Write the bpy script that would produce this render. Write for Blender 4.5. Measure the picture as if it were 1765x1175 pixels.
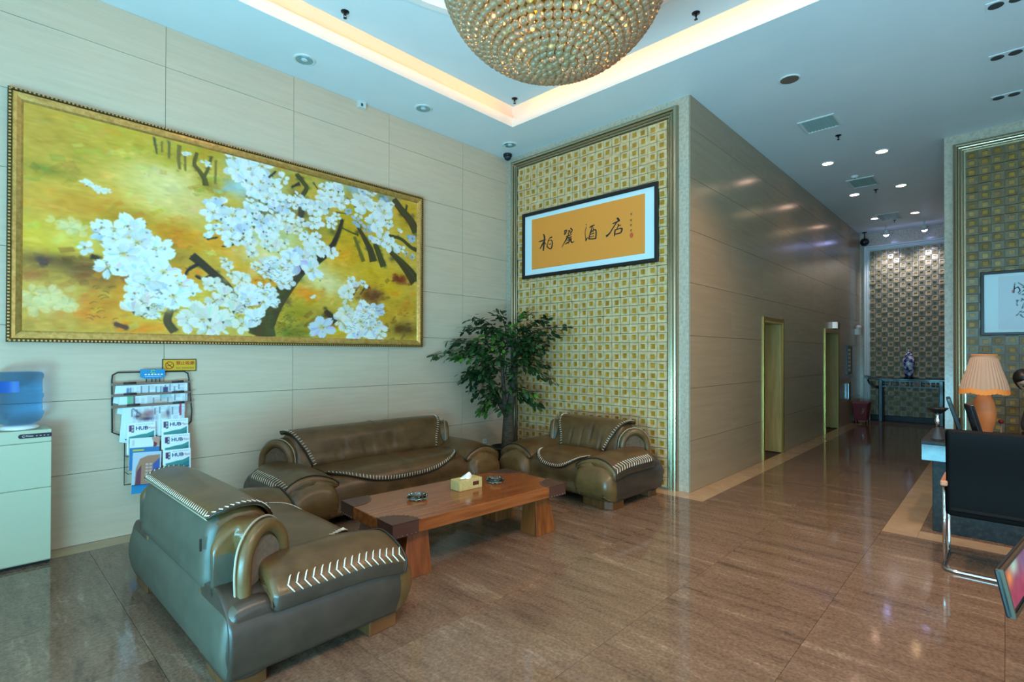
# -*- coding: utf-8 -*-
import bpy, bmesh, math, random
import numpy as np
from mathutils import Vector, Matrix, Euler
random.seed(7); RNG = np.random.default_rng(11)
SC = bpy.context.scene; C = bpy.context.collection
for o in list(bpy.data.objects): bpy.data.objects.remove(o)
PI = math.pi; R = math.radians

# ------------------------------------------------------------------ camera
cam = bpy.data.cameras.new('camera'); co = bpy.data.objects.new('camera', cam); C.objects.link(co)
cam.sensor_width = 36.0; cam.sensor_fit = 'HORIZONTAL'
cam.lens = 894.473 / 1765 * 36.0
cam.shift_y = 17.137 / 1765
cam.clip_start = 0.05; cam.clip_end = 60
yaw, pit, rol = R(43.56705), R(0.33683), R(0.114735)
fw = Vector((math.cos(yaw)*math.cos(pit), math.sin(yaw)*math.cos(pit), math.sin(pit)))
rt = Vector((math.sin(yaw), -math.cos(yaw), 0)); up = rt.cross(fw)
rt2 = rt*math.cos(rol) + up*math.sin(rol); up2 = up*math.cos(rol) - rt*math.sin(rol)
CAM = Vector((-5.668, -5.507, 1.57))
M4 = Matrix((rt2, up2, -fw)).transposed().to_4x4(); M4.translation = CAM
co.matrix_world = M4
SC.camera = co

# ------------------------------------------------------------------ world, lights, exposure
SC.view_settings.view_transform = 'Standard'; SC.view_settings.look = 'None'
SC.view_settings.gamma = 1.0; SC.view_settings.use_curve_mapping = False
SC.view_settings.exposure = 0.35
w = bpy.data.worlds.new('world'); SC.world = w; w.use_nodes = True
w.node_tree.nodes['Background'].inputs[0].default_value = (0.45, 0.72, 0.85, 1)
w.node_tree.nodes['Background'].inputs[1].default_value = 0.6
def area(name, loc, rot, sx, sy, power, col):
    l = bpy.data.lights.new(name, 'AREA'); l.shape = 'RECTANGLE'; l.size = sx; l.size_y = sy
    l.energy = power; l.color = col
    o = bpy.data.objects.new(name, l); C.objects.link(o); o.location = loc; o.rotation_euler = rot
    return o
def spot(name, loc, power, col, angle=80, blend=.6, target=None, rad=.05):
    l = bpy.data.lights.new(name, 'SPOT'); l.energy = power; l.color = col; l.spot_size = R(angle)
    l.spot_blend = blend; l.shadow_soft_size = rad
    o = bpy.data.objects.new(name, l); C.objects.link(o); o.location = loc
    if target is not None:
        o.rotation_euler = (Vector(target)-Vector(loc)).to_track_quat('-Z', 'Y').to_euler()
    return o
def point(name, loc, power, col, rad=.1):
    l = bpy.data.lights.new(name, 'POINT'); l.energy = power; l.color = col; l.shadow_soft_size = rad
    o = bpy.data.objects.new(name, l); C.objects.link(o); o.location = loc
    return o
DAY = (0.52, 0.78, 1.0); WARM = (1.0, 0.60, 0.38)
# daylight through the two glass fronts of the lobby (left of and behind the camera)
area('daylight_west', (-7.02, -4.4, 1.85), (0, -PI/2, 0), 3.5, 5.2, 105, DAY)
area('daylight_south', (-3.2, -8.92, 1.85), (PI/2, 0, 0), 5.0, 3.5, 60, (0.84, 0.88, 1.0))
# sunlit paving outside throws light up through the glass onto the ceiling
area('paving_bounce', (-6.98, -5.1, .45), (0, -R(140), 0), .7, 4.4, 400, (0.17, 0.72, 1.0))
H = 4.53
FILL_SPOTS = [(-4.9, -5.6), (-3.3, -6.3), (-1.4, -5.6), (-0.1, -4.3)]  # warm fill spots added at the unseen ceiling, no fittings there
for i, (x, y) in enumerate(FILL_SPOTS):
    spot('added_warm_fill', (x, y, H-.02), 220, WARM, 120, .8, (x, y, 0), .06)
point('chandelier_light', (-3.34, -3.62, 3.98), 95, WARM, .12)

# ------------------------------------------------------------------ material helpers
def s2l(c):
    c = np.asarray(c, float)/255.0
    return np.where(c <= .04045, c/12.92, ((c+.055)/1.055)**2.4)
def rgba(c): return tuple(s2l(c)) + (1.0,)
MATS = {}
def mat(name, col=(200, 200, 200), rough=.5, metal=0.0, spec=.5, coat=0.0, trans=0.0, ior=1.45,
        emit=None, estr=0.0, var=None, vscale=(5, 5, 5), vdet=4.0, bump=0.0, bscale=60.0, sheen=0.0,
        space='Object', objrand=0.0, vrough=.62, grain=None, alpha=1.0, vcol=None, coatr=.05, island=0.0, sss=0.0):
    m = bpy.data.materials.new(name); m.use_nodes = True; nt = m.node_tree; N = nt.nodes; L = nt.links
    b = N['Principled BSDF']
    b.inputs['Base Color'].default_value = rgba(col); b.inputs['Roughness'].default_value = rough
    b.inputs['Metallic'].default_value = metal; b.inputs['Specular IOR Level'].default_value = spec
    b.inputs['Coat Weight'].default_value = coat; b.inputs['Coat Roughness'].default_value = coatr
    b.inputs['Transmission Weight'].default_value = trans; b.inputs['IOR'].default_value = ior
    b.inputs['Alpha'].default_value = alpha
    if sss: b.inputs['Subsurface Weight'].default_value = sss
    if sheen: b.inputs['Sheen Weight'].default_value = sheen
    if emit is not None:
        b.inputs['Emission Color'].default_value = rgba(emit); b.inputs['Emission Strength'].default_value = estr
    last = None
    tc = N.new('ShaderNodeTexCoord')
    src = tc.outputs['Object']
    if space == 'World':
        g = N.new('ShaderNodeNewGeometry'); src = g.outputs['Position']
        if objrand:
            oi = N.new('ShaderNodeObjectInfo'); mu = N.new('ShaderNodeMath'); mu.operation = 'MULTIPLY'; mu.inputs[1].default_value = 37.0
            L.new(oi.outputs['Random'], mu.inputs[0]); va = N.new('ShaderNodeVectorMath'); va.operation = 'ADD'
            cb = N.new('ShaderNodeCombineXYZ')
            for q in range(3): L.new(mu.outputs[0], cb.inputs[q])
            L.new(src, va.inputs[0]); L.new(cb.outputs[0], va.inputs[1]); src = va.outputs[0]
    if var is not None:
        mp = N.new('ShaderNodeMapping'); mp.inputs['Scale'].default_value = vscale
        L.new(src, mp.inputs['Vector'])
        no = N.new('ShaderNodeTexNoise'); no.inputs['Scale'].default_value = 1.0; no.inputs['Detail'].default_value = vdet
        no.inputs['Roughness'].default_value = vrough
        L.new(mp.outputs[0], no.inputs['Vector'])
        rp = N.new('ShaderNodeValToRGB'); rp.color_ramp.elements[0].position = .3; rp.color_ramp.elements[1].position = .72
        cols = [col] + list(var) if len(var) == 1 else list(var)
        rp.color_ramp.elements[0].color = rgba(cols[0]); rp.color_ramp.elements[1].color = rgba(cols[-1])
        for i, cc in enumerate(cols[1:-1]):
            e = rp.color_ramp.elements.new(.3+.42*(i+1)/(len(cols)-1)); e.color = rgba(cc)
        L.new(no.outputs['Fac'], rp.inputs['Fac']); last = rp.outputs['Color']
    if grain and last is not None:
        gn = N.new('ShaderNodeTexNoise'); gn.inputs['Scale'].default_value = grain[0]; gn.inputs['Detail'].default_value = 4
        L.new(src, gn.inputs['Vector']); hs = N.new('ShaderNodeHueSaturation'); mr = N.new('ShaderNodeMapRange')
        mr.inputs['From Min'].default_value = .3; mr.inputs['From Max'].default_value = .7
        mr.inputs['To Min'].default_value = 1-grain[1]; mr.inputs['To Max'].default_value = 1+grain[1]
        L.new(gn.outputs['Fac'], mr.inputs['Value']); L.new(mr.outputs[0], hs.inputs['Value']); L.new(last, hs.inputs['Color']); last = hs.outputs['Color']
    if vcol:
        at = N.new('ShaderNodeVertexColor'); at.layer_name = vcol; last = at.outputs['Color']
    if (objrand and space != 'World') or island:
        hs = N.new('ShaderNodeHueSaturation'); mr = N.new('ShaderNodeMapRange')
        if island:
            g = N.new('ShaderNodeNewGeometry'); L.new(g.outputs['Random Per Island'], mr.inputs['Value'])
        else:
            oi = N.new('ShaderNodeObjectInfo'); L.new(oi.outputs['Random'], mr.inputs['Value'])
        a = island or objrand
        mr.inputs['To Min'].default_value = 1-a; mr.inputs['To Max'].default_value = 1+a
        L.new(mr.outputs[0], hs.inputs['Value'])
        if last is not None: L.new(last, hs.inputs['Color'])
        else: hs.inputs['Color'].default_value = rgba(col)
        last = hs.outputs['Color']
    if last is not None: L.new(last, b.inputs['Base Color'])
    if bump:
        nb = N.new('ShaderNodeTexNoise'); nb.inputs['Scale'].default_value = bscale; nb.inputs['Detail'].default_value = 3
        L.new(src, nb.inputs['Vector']); bp = N.new('ShaderNodeBump'); bp.inputs['Strength'].default_value = bump
        bp.inputs['Distance'].default_value = .01
        L.new(nb.outputs['Fac'], bp.inputs['Height']); L.new(bp.outputs[0], b.inputs['Normal'])
    MATS[name] = m
    return m

mat('ceiling_paint', (226, 236, 238), .45, spec=.4, var=[(220, 231, 234), (230, 240, 242)], vscale=(.7, .7, .7), space='World')
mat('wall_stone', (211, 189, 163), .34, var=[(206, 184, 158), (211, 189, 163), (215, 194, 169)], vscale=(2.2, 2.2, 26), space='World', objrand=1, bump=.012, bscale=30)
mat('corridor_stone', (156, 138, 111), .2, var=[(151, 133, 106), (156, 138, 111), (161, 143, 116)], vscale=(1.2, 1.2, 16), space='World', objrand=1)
mat('joint', (120, 104, 84), .8)
mat('granite', (184, 172, 152), .2, var=[(166, 154, 136), (186, 174, 155), (198, 188, 170)], vscale=(28, 28, 28), space='World')
mat('floor_tile', (112, 90, 73), .085, spec=.5, var=[(74, 59, 48), (105, 84, 68), (117, 96, 78), (148, 128, 109)], vscale=(9, 1.3, 7), vdet=10.0, vrough=.74, grain=(60, .27), space='World', objrand=1)
mat('floor_border', (168, 143, 110), .08, var=[(160, 134, 102), (178, 154, 122)], vscale=(5, 5, 5), space='World', objrand=1)
mat('grout', (70, 56, 44), .7)
mat('gilt', (206, 160, 84), .3, metal=.6, var=[(184, 138, 66), (222, 180, 104)], vscale=(30, 30, 30), space='World', bump=.05, bscale=80)
mat('gilt_dark', (74, 60, 44), .45, metal=.4)
mat('champagne_metal', (176, 164, 136), .24, metal=.9)
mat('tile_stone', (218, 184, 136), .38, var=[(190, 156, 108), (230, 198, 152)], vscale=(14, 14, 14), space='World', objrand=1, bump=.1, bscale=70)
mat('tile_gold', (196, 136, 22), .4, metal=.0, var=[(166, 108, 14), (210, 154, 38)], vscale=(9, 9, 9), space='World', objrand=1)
mat('tile_stone_dim', (150, 140, 118), .34, var=[(134, 124, 104), (164, 154, 132)], vscale=(14, 14, 14), space='World', objrand=1, bump=.1, bscale=70)  # same tile on the end wall, dim hall light put into its colour
mat('tile_stone_shaded', (116, 96, 62), .34, var=[(100, 82, 50), (130, 110, 74)], vscale=(14, 14, 14), space='World', objrand=1, bump=.1, bscale=70)  # same tile on the reception wall, weaker light there put into its colour
mat('tile_gold_shaded', (172, 130, 44), .4, var=[(136, 96, 30), (192, 150, 58)], vscale=(7, 7, 7), space='World', objrand=1)  # its gold squares, darkened for the weaker light in the same way
mat('tile_gold_dim', (150, 126, 72), .4, metal=.0, var=[(128, 104, 52), (168, 144, 88)], vscale=(7, 7, 7), space='World', objrand=1)  # gold squares of the end wall, dim hall light put into the colour
mat('black_frame', (26, 24, 26), .3)
mat('mat_board', (214, 234, 238), .6)
mat('orange_paper', (244, 150, 58), .5)
mat('ink', (24, 26, 30), .6)
mat('red_seal', (222, 90, 50), .6)
mat('print', (200, 200, 200), .5, vcol='Col')
mat('canvas_paint', (200, 200, 200), .42, vcol='Col', bump=.12, bscale=240)
LE = dict(rough=.33, spec=.5, vscale=(7, 7, 7), bump=.06, bscale=170, coat=.12, coatr=.25)
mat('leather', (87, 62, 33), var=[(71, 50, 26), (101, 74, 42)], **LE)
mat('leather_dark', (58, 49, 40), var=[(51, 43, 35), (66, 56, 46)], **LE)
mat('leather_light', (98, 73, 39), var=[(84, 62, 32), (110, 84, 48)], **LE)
mat('leather_back', (72, 72, 60), rough=.42, spec=.5, var=[(65, 65, 54), (78, 78, 65)], vscale=(6, 6, 6), bump=.05, bscale=170)
mat('suede', (92, 74, 52), .85, var=[(78, 62, 42), (104, 86, 64)], vscale=(40, 40, 40), sheen=.2)
mat('piping', (40, 36, 32), .45)
mat('piping_light', (150, 142, 120), .5)
mat('stitch', (226, 220, 200), .6)
mat('wood_foot', (98, 58, 30), .35, var=[(80, 46, 22), (112, 70, 38)], vscale=(30, 4, 4))
mat('table_wood', (136, 74, 36), .2, var=[(104, 52, 23), (136, 74, 36), (158, 92, 48)], vscale=(1.6, 22, 22), vdet=6, coat=.3, coatr=.12)
mat('table_wood_leg', (132, 72, 32), .28, var=[(100, 50, 20), (148, 84, 40)], vscale=(26, 26, 2.2), vdet=6, coat=.3, coatr=.15)
mat('table_leather', (76, 48, 38), .4, bump=.1, bscale=200)
mat('nail', (170, 160, 140), .3, metal=1)
mat('glass', (200, 225, 222), .02, trans=1.0, ior=1.5)
mat('smoked_glass', (214, 236, 232), .02, trans=1.0, ior=1.5)
mat('tissue_box', (196, 176, 112), .5, var=[(176, 154, 90), (206, 188, 130)], vscale=(80, 80, 30))
mat('tissue_tag', (92, 46, 28), .4)
mat('white_paper', (236, 236, 234), .7)
mat('bark', (66, 56, 42), .8, var=[(46, 38, 28), (84, 74, 56)], vscale=(16, 16, 40), bump=.5, bscale=40)
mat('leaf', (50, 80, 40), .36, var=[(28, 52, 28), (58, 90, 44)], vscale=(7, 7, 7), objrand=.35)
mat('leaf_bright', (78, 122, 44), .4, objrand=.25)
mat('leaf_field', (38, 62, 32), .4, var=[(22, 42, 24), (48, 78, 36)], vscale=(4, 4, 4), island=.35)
mat('pot_black', (22, 22, 24), .25)
mat('soil', (48, 36, 26), .95)
mat('cream_plastic', (192, 196, 168), .35)
mat('white_plastic', (232, 234, 232), .35)
mat('blue_bottle', (160, 210, 250), .05, trans=1.0, ior=1.09, spec=.6)
mat('blue_label', (30, 90, 170), .4)
mat('dark_panel', (34, 40, 54), .2)
mat('rack_wire', (44, 48, 50), .35, metal=.4)
mat('rack_stick', (128, 112, 100), .4, metal=.3)
mat('clip_black', (52, 48, 46), .35)
mat('rack_sign', (20, 138, 190), .4)
mat('lime', (170, 214, 70), .5)
mat('warn_yellow', (222, 168, 30), .4)
mat('warn_red', (196, 48, 24), .5)
mat('chrome', (206, 214, 218), .08, metal=1)
mat('lamp_reflector', (150, 200, 220), .12, metal=.9)
mat('lamp_dark', (60, 62, 64), .4)
mat('trim_white', (214, 222, 218), .4)
mat('metal_black', (28, 30, 34), .3, metal=.3)
mat('lamp_on', (255, 240, 220), .4, emit=(255, 214, 160), estr=14)
mat('lamp_on_pink', (255, 240, 230), .4, emit=(255, 206, 180), estr=14)
mat('spot_on', (255, 255, 255), .4, emit=(170, 180, 255), estr=22)
mat('cove_lamp', (255, 230, 190), .4, emit=(255, 186, 104), estr=8)
mat('cove_paint', (240, 234, 226), .5)
mat('crystal', (232, 200, 158), .22, trans=.82, ior=1.45, spec=.7)
mat('brass', (190, 140, 60), .25, metal=1)
mat('bulb_on', (255, 230, 190), .4, emit=(255, 176, 92), estr=9)
mat('lacquer', (22, 38, 48), .35, coat=.1)
mat('porcelain_blue', (200, 210, 226), .12, var=[(20, 28, 70), (60, 76, 130), (214, 216, 236), (226, 228, 244)], vscale=(12, 12, 12), vdet=3)
mat('brass_trim', (186, 154, 80), .3, metal=.8)
mat('door_wood', (156, 104, 50), .35, var=[(140, 88, 40), (166, 114, 58)], vscale=(14, 14, 1.5))
mat('jamb_wood', (170, 142, 84), .35, var=[(156, 128, 72), (182, 154, 96)], vscale=(20, 20, 2), space='World')
mat('vent_metal', (170, 206, 206), .4)
mat('dark_granite', (34, 33, 32), .4, spec=.2, var=[(20, 20, 20), (36, 35, 34), (58, 56, 54)], vscale=(30, 30, 30))
mat('counter_marble', (84, 112, 124), .08, var=[(66, 94, 106), (106, 136, 146)], vscale=(9, 9, 9), spec=.5)  # blue of daylight reflected in the polished stone, put into the base colour
mat('black_leather', (11, 11, 11), .6, spec=.15, bump=.05, bscale=150)
mat('arm_pad', (190, 130, 96), .4)
mat('lampshade', (158, 128, 106), .8, emit=(255, 176, 110), estr=.05)
mat('fringe', (190, 116, 50), .8, emit=(255, 140, 50), estr=.14)
mat('lamp_glow_body', (176, 120, 74), .35, emit=(255, 120, 40), estr=.06)
mat('screen_black', (18, 19, 22), .22)
mat('skin', (196, 150, 124), .5, sss=.05)
mat('hair', (20, 17, 17), .4)
mat('suit', (30, 30, 38), .8)
mat('lips', (150, 80, 76), .5)
mat('eye', (20, 16, 14), .2)
mat('red_plastic', (120, 20, 32), .4)
mat('exit_sign', (190, 196, 196), .3, emit=(220, 230, 230), estr=.35)
mat('orange_glow', (255, 150, 60), .4, emit=(255, 140, 50), estr=4)
M = MATS
# ------------------------------------------------------------------ mesh helpers
class MB:
    def __init__(s): s.v = []; s.f = []; s.m = []; s.sm = []
    def add(s, V, F, mi=0, smooth=False):
        o = len(s.v); s.v.extend([tuple(p) for p in V]); s.f.extend([tuple(i+o for i in f) for f in F])
        s.m.extend([mi]*len(F)); s.sm.extend([smooth]*len(F)); return s
    def box(s, x0, x1, y0, y1, z0, z1, mi=0):
        V = [(x0,y0,z0),(x1,y0,z0),(x1,y1,z0),(x0,y1,z0),(x0,y0,z1),(x1,y0,z1),(x1,y1,z1),(x0,y1,z1)]
        return s.add(V, [(0,3,2,1),(4,5,6,7),(0,1,5,4),(1,2,6,5),(2,3,7,6),(3,0,4,7)], mi)
    def hexa(s, V, mi=0):
        return s.add(V, [(0,3,2,1),(4,5,6,7),(0,1,5,4),(1,2,6,5),(2,3,7,6),(3,0,4,7)], mi)
    def tube(s, path, r, n=8, mi=0, caps=True, closed=False):
        P = [Vector(p) for p in path]; rr = r if isinstance(r, (list, tuple)) else [r]*len(P)
        V = []; F = []; N = len(P); prev = None
        for i, p in enumerate(P):
            if closed: t = P[(i+1) % N]-P[i-1]
            else: t = P[min(i+1, N-1)]-P[max(i-1, 0)]
            t = t.normalized() if t.length > 1e-9 else Vector((0, 0, 1))
            a = prev if prev is not None else (Vector((0, 0, 1)) if abs(t.z) < .9 else Vector((1, 0, 0)))
            u = (a-t*a.dot(t))
            if u.length < 1e-6: u = t.orthogonal()
            u.normalize(); prev = u; v = t.cross(u)
            for k in range(n):
                an = 2*PI*k/n; V.append(p+(u*math.cos(an)+v*math.sin(an))*rr[i])
        for i in range(N if closed else N-1):
            j = (i+1) % N
            for k in range(n):
                F.append((i*n+k, i*n+(k+1) % n, j*n+(k+1) % n, j*n+k))
        if caps and not closed:
            F.append(tuple(range(n-1, -1, -1))); F.append(tuple((N-1)*n+k for k in range(n)))
        return s.add(V, F, mi, True)
    def lathe(s, prof, c=(0, 0, 0), n=24, mi=0, smooth=True, caps=True):
        V = []; F = []; m = len(prof)
        for (r, z) in prof:
            for k in range(n):
                a = 2*PI*k/n; V.append((c[0]+r*math.cos(a), c[1]+r*math.sin(a), c[2]+z))
        for i in range(m-1):
            for k in range(n): F.append((i*n+k, i*n+(k+1) % n, (i+1)*n+(k+1) % n, (i+1)*n+k))
        if caps:
            F.append(tuple(range(n-1, -1, -1))); F.append(tuple((m-1)*n+k for k in range(n)))
        return s.add(V, F, mi, smooth)
    def sphere(s, c, r, n=12, m=8, mi=0, sc=(1, 1, 1)):
        V = []; F = []
        for i in range(1, m):
            t = PI*i/m
            for k in range(n):
                a = 2*PI*k/n
                V.append((c[0]+r*sc[0]*math.sin(t)*math.cos(a), c[1]+r*sc[1]*math.sin(t)*math.sin(a), c[2]+r*sc[2]*math.cos(t)))
        V.append((c[0], c[1], c[2]+r*sc[2])); V.append((c[0], c[1], c[2]-r*sc[2]))
        for i in range(m-2):
            for k in range(n): F.append((i*n+k, (i+1)*n+k, (i+1)*n+(k+1) % n, i*n+(k+1) % n))
        T = len(V)-2
        for k in range(n):
            F.append((T, k, (k+1) % n)); F.append((T+1, (m-2)*n+(k+1) % n, (m-2)*n+k))
        return s.add(V, F, mi, True)
    def prism(s, poly, axis, a0, a1, mi=0):
        # poly 2-D, extruded along axis 0/1/2 (other axes in cyclic order for x:(y,z) y:(x,z) z:(x,y))
        def P(p, a):
            return (a, p[0], p[1]) if axis == 0 else ((p[0], a, p[1]) if axis == 1 else (p[0], p[1], a))
        n = len(poly); V = [P(p, a0) for p in poly]+[P(p, a1) for p in poly]
        F = [tuple(range(n-1, -1, -1)), tuple(range(n, 2*n))]+[(i, (i+1) % n, n+(i+1) % n, n+i) for i in range(n)]
        return s.add(V, F, mi)
    def obj(s, name, mats, parent=None, loc=None, rot=None, bevel=0.0, seg=2, subsurf=0):
        me = bpy.data.meshes.new(name); me.from_pydata(s.v, [], s.f); 
        for m in (mats if isinstance(mats, (list, tuple)) else [mats]): me.materials.append(M[m] if isinstance(m, str) else m)
        me.polygons.foreach_set('material_index', s.m); me.polygons.foreach_set('use_smooth', s.sm)
        me.update()
        bm = bmesh.new(); bm.from_mesh(me); bmesh.ops.recalc_face_normals(bm, faces=bm.faces); bm.to_mesh(me); bm.free()
        o = bpy.data.objects.new(name, me); C.objects.link(o)
        if parent is not None: o.parent = parent
        if loc is not None: o.location = loc
        if rot is not None: o.rotation_euler = rot
        if bevel:
            b = o.modifiers.new('bevel', 'BEVEL'); b.width = bevel; b.segments = seg; b.limit_method = 'ANGLE'; b.angle_limit = R(40)
        if subsurf:
            b = o.modifiers.new('subd', 'SUBSURF'); b.levels = subsurf; b.render_levels = subsurf
        return o
def inst(name, me, parent=None, loc=(0, 0, 0), rot=(0, 0, 0), sc=None):
    o = bpy.data.objects.new(name, me); C.objects.link(o); o.parent = parent; o.location = loc; o.rotation_euler = rot
    if sc: o.scale = sc
    return o
def thing(name, label, cat, loc=(0, 0, 0), rz=0, group=None, rot=None):
    o = bpy.data.objects.new(name, None); C.objects.link(o); o.empty_display_size = .1
    o.location = loc; o.rotation_euler = rot if rot else (0, 0, rz); o['label'] = label; o['category'] = cat
    if group: o['group'] = group
    return o
def tag(o, label, cat, group=None):
    o['label'] = label; o['category'] = cat
    if group: o['group'] = group
    return o
def struct(o): o['kind'] = 'structure'; return o
def stuff(o): o['kind'] = 'stuff'; return o
def copy_tree(o, parent=None, label=None, loc=None, rot=None):
    c = o.copy(); C.objects.link(c)
    if parent is not None: c.parent = parent
    if label: c['label'] = label
    if loc is not None: c.location = loc
    if rot is not None: c.rotation_euler = rot
    for ch in list(o.children): copy_tree(ch, c)
    return c
def spline(pts, n=6, closed=False):
    P = [np.array(p, float) for p in pts]; N = len(P); out = []
    rng = range(N) if closed else range(N-1)
    for i in rng:
        p1, p2 = P[i], P[(i+1) % N]
        p0 = P[i-1] if (closed or i > 0) else p1; p3 = P[(i+2) % N] if (closed or i+2 < N) else p2
        for k in range(n):
            t = k/n
            out.append(.5*((2*p1)+(-p0+p2)*t+(2*p0-5*p1+4*p2-p3)*t*t+(-p0+3*p1-3*p2+p3)*t**3))
    if not closed: out.append(P[-1])
    return out
def rect_frame(prof, x0, x1, z0, z1, open_bottom=False):
    """sweep (inset, height) profile round a rectangle in the XZ plane, facing -Y; mitred corners"""
    V = []; F = []; n = len(prof)
    cor = [(x0, z0, 1, 1), (x0, z1, 1, -1), (x1, z1, -1, -1), (x1, z0, -1, 1)]
    for (x, z, sx, sz) in cor:
        for (a, h) in prof:
            V.append((x+sx*a, -h, z+(sz*a if not (open_bottom and z == z0) else 0)))
    for i in range(3 if open_bottom else 4):
        j = (i+1) % 4
        for k in range(n-1): F.append((i*n+k, j*n+k, j*n+k+1, i*n+k+1))
    return V, F
def puff(prof, a0, a1, r, axis, dfm=None, na=5, nm=6):
    """closed smooth 2-D profile extruded from a0 to a1 along axis with pillow-rounded ends"""
    P = np.array(prof, float); n = len(P)
    T = np.roll(P, -1, 0)-np.roll(P, 1, 0); T /= np.maximum(np.linalg.norm(T, axis=1, keepdims=True), 1e-9)
    area_ = .5*np.sum(P[:, 0]*np.roll(P[:, 1], -1)-np.roll(P[:, 0], -1)*P[:, 1])
    Nn = np.stack([T[:, 1], -T[:, 0]], 1)*(1 if area_ > 0 else -1)
    cen = P.mean(0)
    secs = []
    A = [PI/2*k/na for k in range(na+1)]
    for a in A: secs.append((a0+r*(1-math.sin(a)), r*(1-math.cos(PI/2-a))))
    secs2 = [(a0+r*(1-math.cos(a)), r*(1-math.sin(a))) for a in A]
    mid = [(a0+r+(a1-a0-2*r)*k/nm, 0) for k in range(1, nm)]
    end = [(a1-r*(1-math.cos(a)), r*(1-math.sin(a))) for a in reversed(A)]
    V = []
    S = secs2+mid+end
    for (a, ins) in S:
        Q = P-Nn*ins
        for q in Q:
            V.append((a, q[0], q[1]) if axis == 0 else ((q[0], a, q[1]) if axis == 1 else (q[0], q[1], a)))
    F = []
    for i in range(len(S)-1):
        for k in range(n): F.append((i*n+k, i*n+(k+1) % n, (i+1)*n+(k+1) % n, (i+1)*n+k))
    # closed caps: fan to centre
    for (off, a, flip) in ((0, a0, True), ((len(S)-1)*n, a1, False)):
        c = (a, cen[0], cen[1]) if axis == 0 else ((cen[0], a, cen[1]) if axis == 1 else (cen[0], cen[1], a))
        V.append(c); ci = len(V)-1
        for k in range(n):
            F.append((ci, off+(k+1) % n, off+k) if flip else (ci, off+k, off+(k+1) % n))
    if dfm: V = [dfm(*v) for v in V]
    return V, F
def text_geo(s, size=1.0, spacing=1.0, bold=0.0, align='CENTER', res=2):
    cu = bpy.data.curves.new('txt', 'FONT'); cu.body = s; cu.size = size; cu.align_x = align; cu.align_y = 'CENTER'
    cu.space_character = spacing; cu.offset = bold; cu.resolution_u = res; cu.fill_mode = 'BOTH'
    o = bpy.data.objects.new('txt', cu); C.objects.link(o)
    dg = bpy.context.evaluated_depsgraph_get(); dg.update()
    me = bpy.data.meshes.new_from_object(o.evaluated_get(dg))
    V = [tuple(v.co) for v in me.vertices]; F = [tuple(p.vertices) for p in me.polygons]
    bpy.data.objects.remove(o); bpy.data.meshes.remove(me); bpy.data.curves.remove(cu)
    return V, F
def text_on(mb, s, x, y, z, size, mi=0, **k):
    """text facing -Y centred on x,z at depth y"""
    V, F = text_geo(s, size, **k); mb.add([(x+a, y, z+b) for (a, b, _) in V], F, mi); return mb
def stroke2(mb, pts, w, y, mi=0, axis='y', n=5):
    """variable-width brush stroke (polygon strip) on a vertical plane; pts (h, z)"""
    ws = np.interp(np.linspace(0, 1, (len(pts)-1)*n+1), np.linspace(0, 1, len(w)), w)
    P = spline(pts, n); V = []; F = []
    for i, p in enumerate(P):
        t = P[min(i+1, len(P)-1)]-P[max(i-1, 0)]; t = t/max(np.linalg.norm(t), 1e-9); nn = np.array([-t[1], t[0]])*ws[i]/2
        for q in (p+nn, p-nn): V.append((y, q[0], q[1]) if axis == 'x' else (q[0], y, q[1]))
    for i in range(len(P)-1): F.append((2*i, 2*i+1, 2*i+3, 2*i+2))
    return mb.add(V, F, mi)

# ---- raster prints: numpy picture -> vertex-coloured grid lying in XZ plane facing -Y
def grid_print(name, img, w_, h_, parent, loc=(0, 0, 0), material='print', rot=None):
    hh, ww, _ = img.shape
    xs = np.linspace(-w_/2, w_/2, ww+1); zs = np.linspace(h_/2, -h_/2, hh+1)
    X, Z = np.meshgrid(xs, zs); V = np.stack([X.ravel(), np.zeros(X.size), Z.ravel()], 1)
    idx = np.arange((hh+1)*(ww+1)).reshape(hh+1, ww+1)
    F = np.stack([idx[1:, :-1], idx[1:, 1:], idx[:-1, 1:], idx[:-1, :-1]], -1).reshape(-1, 4)
    me = bpy.data.meshes.new(name); me.vertices.add(len(V)); me.vertices.foreach_set('co', V.ravel())
    me.loops.add(F.size); me.loops.foreach_set('vertex_index', F.ravel().astype(np.int32))
    me.polygons.add(len(F)); me.polygons.foreach_set('loop_start', np.arange(0, F.size, 4, dtype=np.int32))
    me.update(calc_edges=True)
    pad = np.pad(img, ((0, 1), (0, 1), (0, 0)), 'edge')
    pad[1:-1, 1:-1] = .25*(img[1:, 1:]+img[:-1, 1:]+img[1:, :-1]+img[:-1, :-1])
    col = np.ones((len(V), 4), np.float32); col[:, :3] = s2l(pad.reshape(-1, 3))
    at = me.color_attributes.new('Col', 'FLOAT_COLOR', 'POINT'); at.data.foreach_set('color', col.ravel())
    me.materials.append(M[material])
    o = bpy.data.objects.new(name, me); C.objects.link(o); o.parent = parent; o.location = loc
    if rot: o.rotation_euler = rot
    return o
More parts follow.
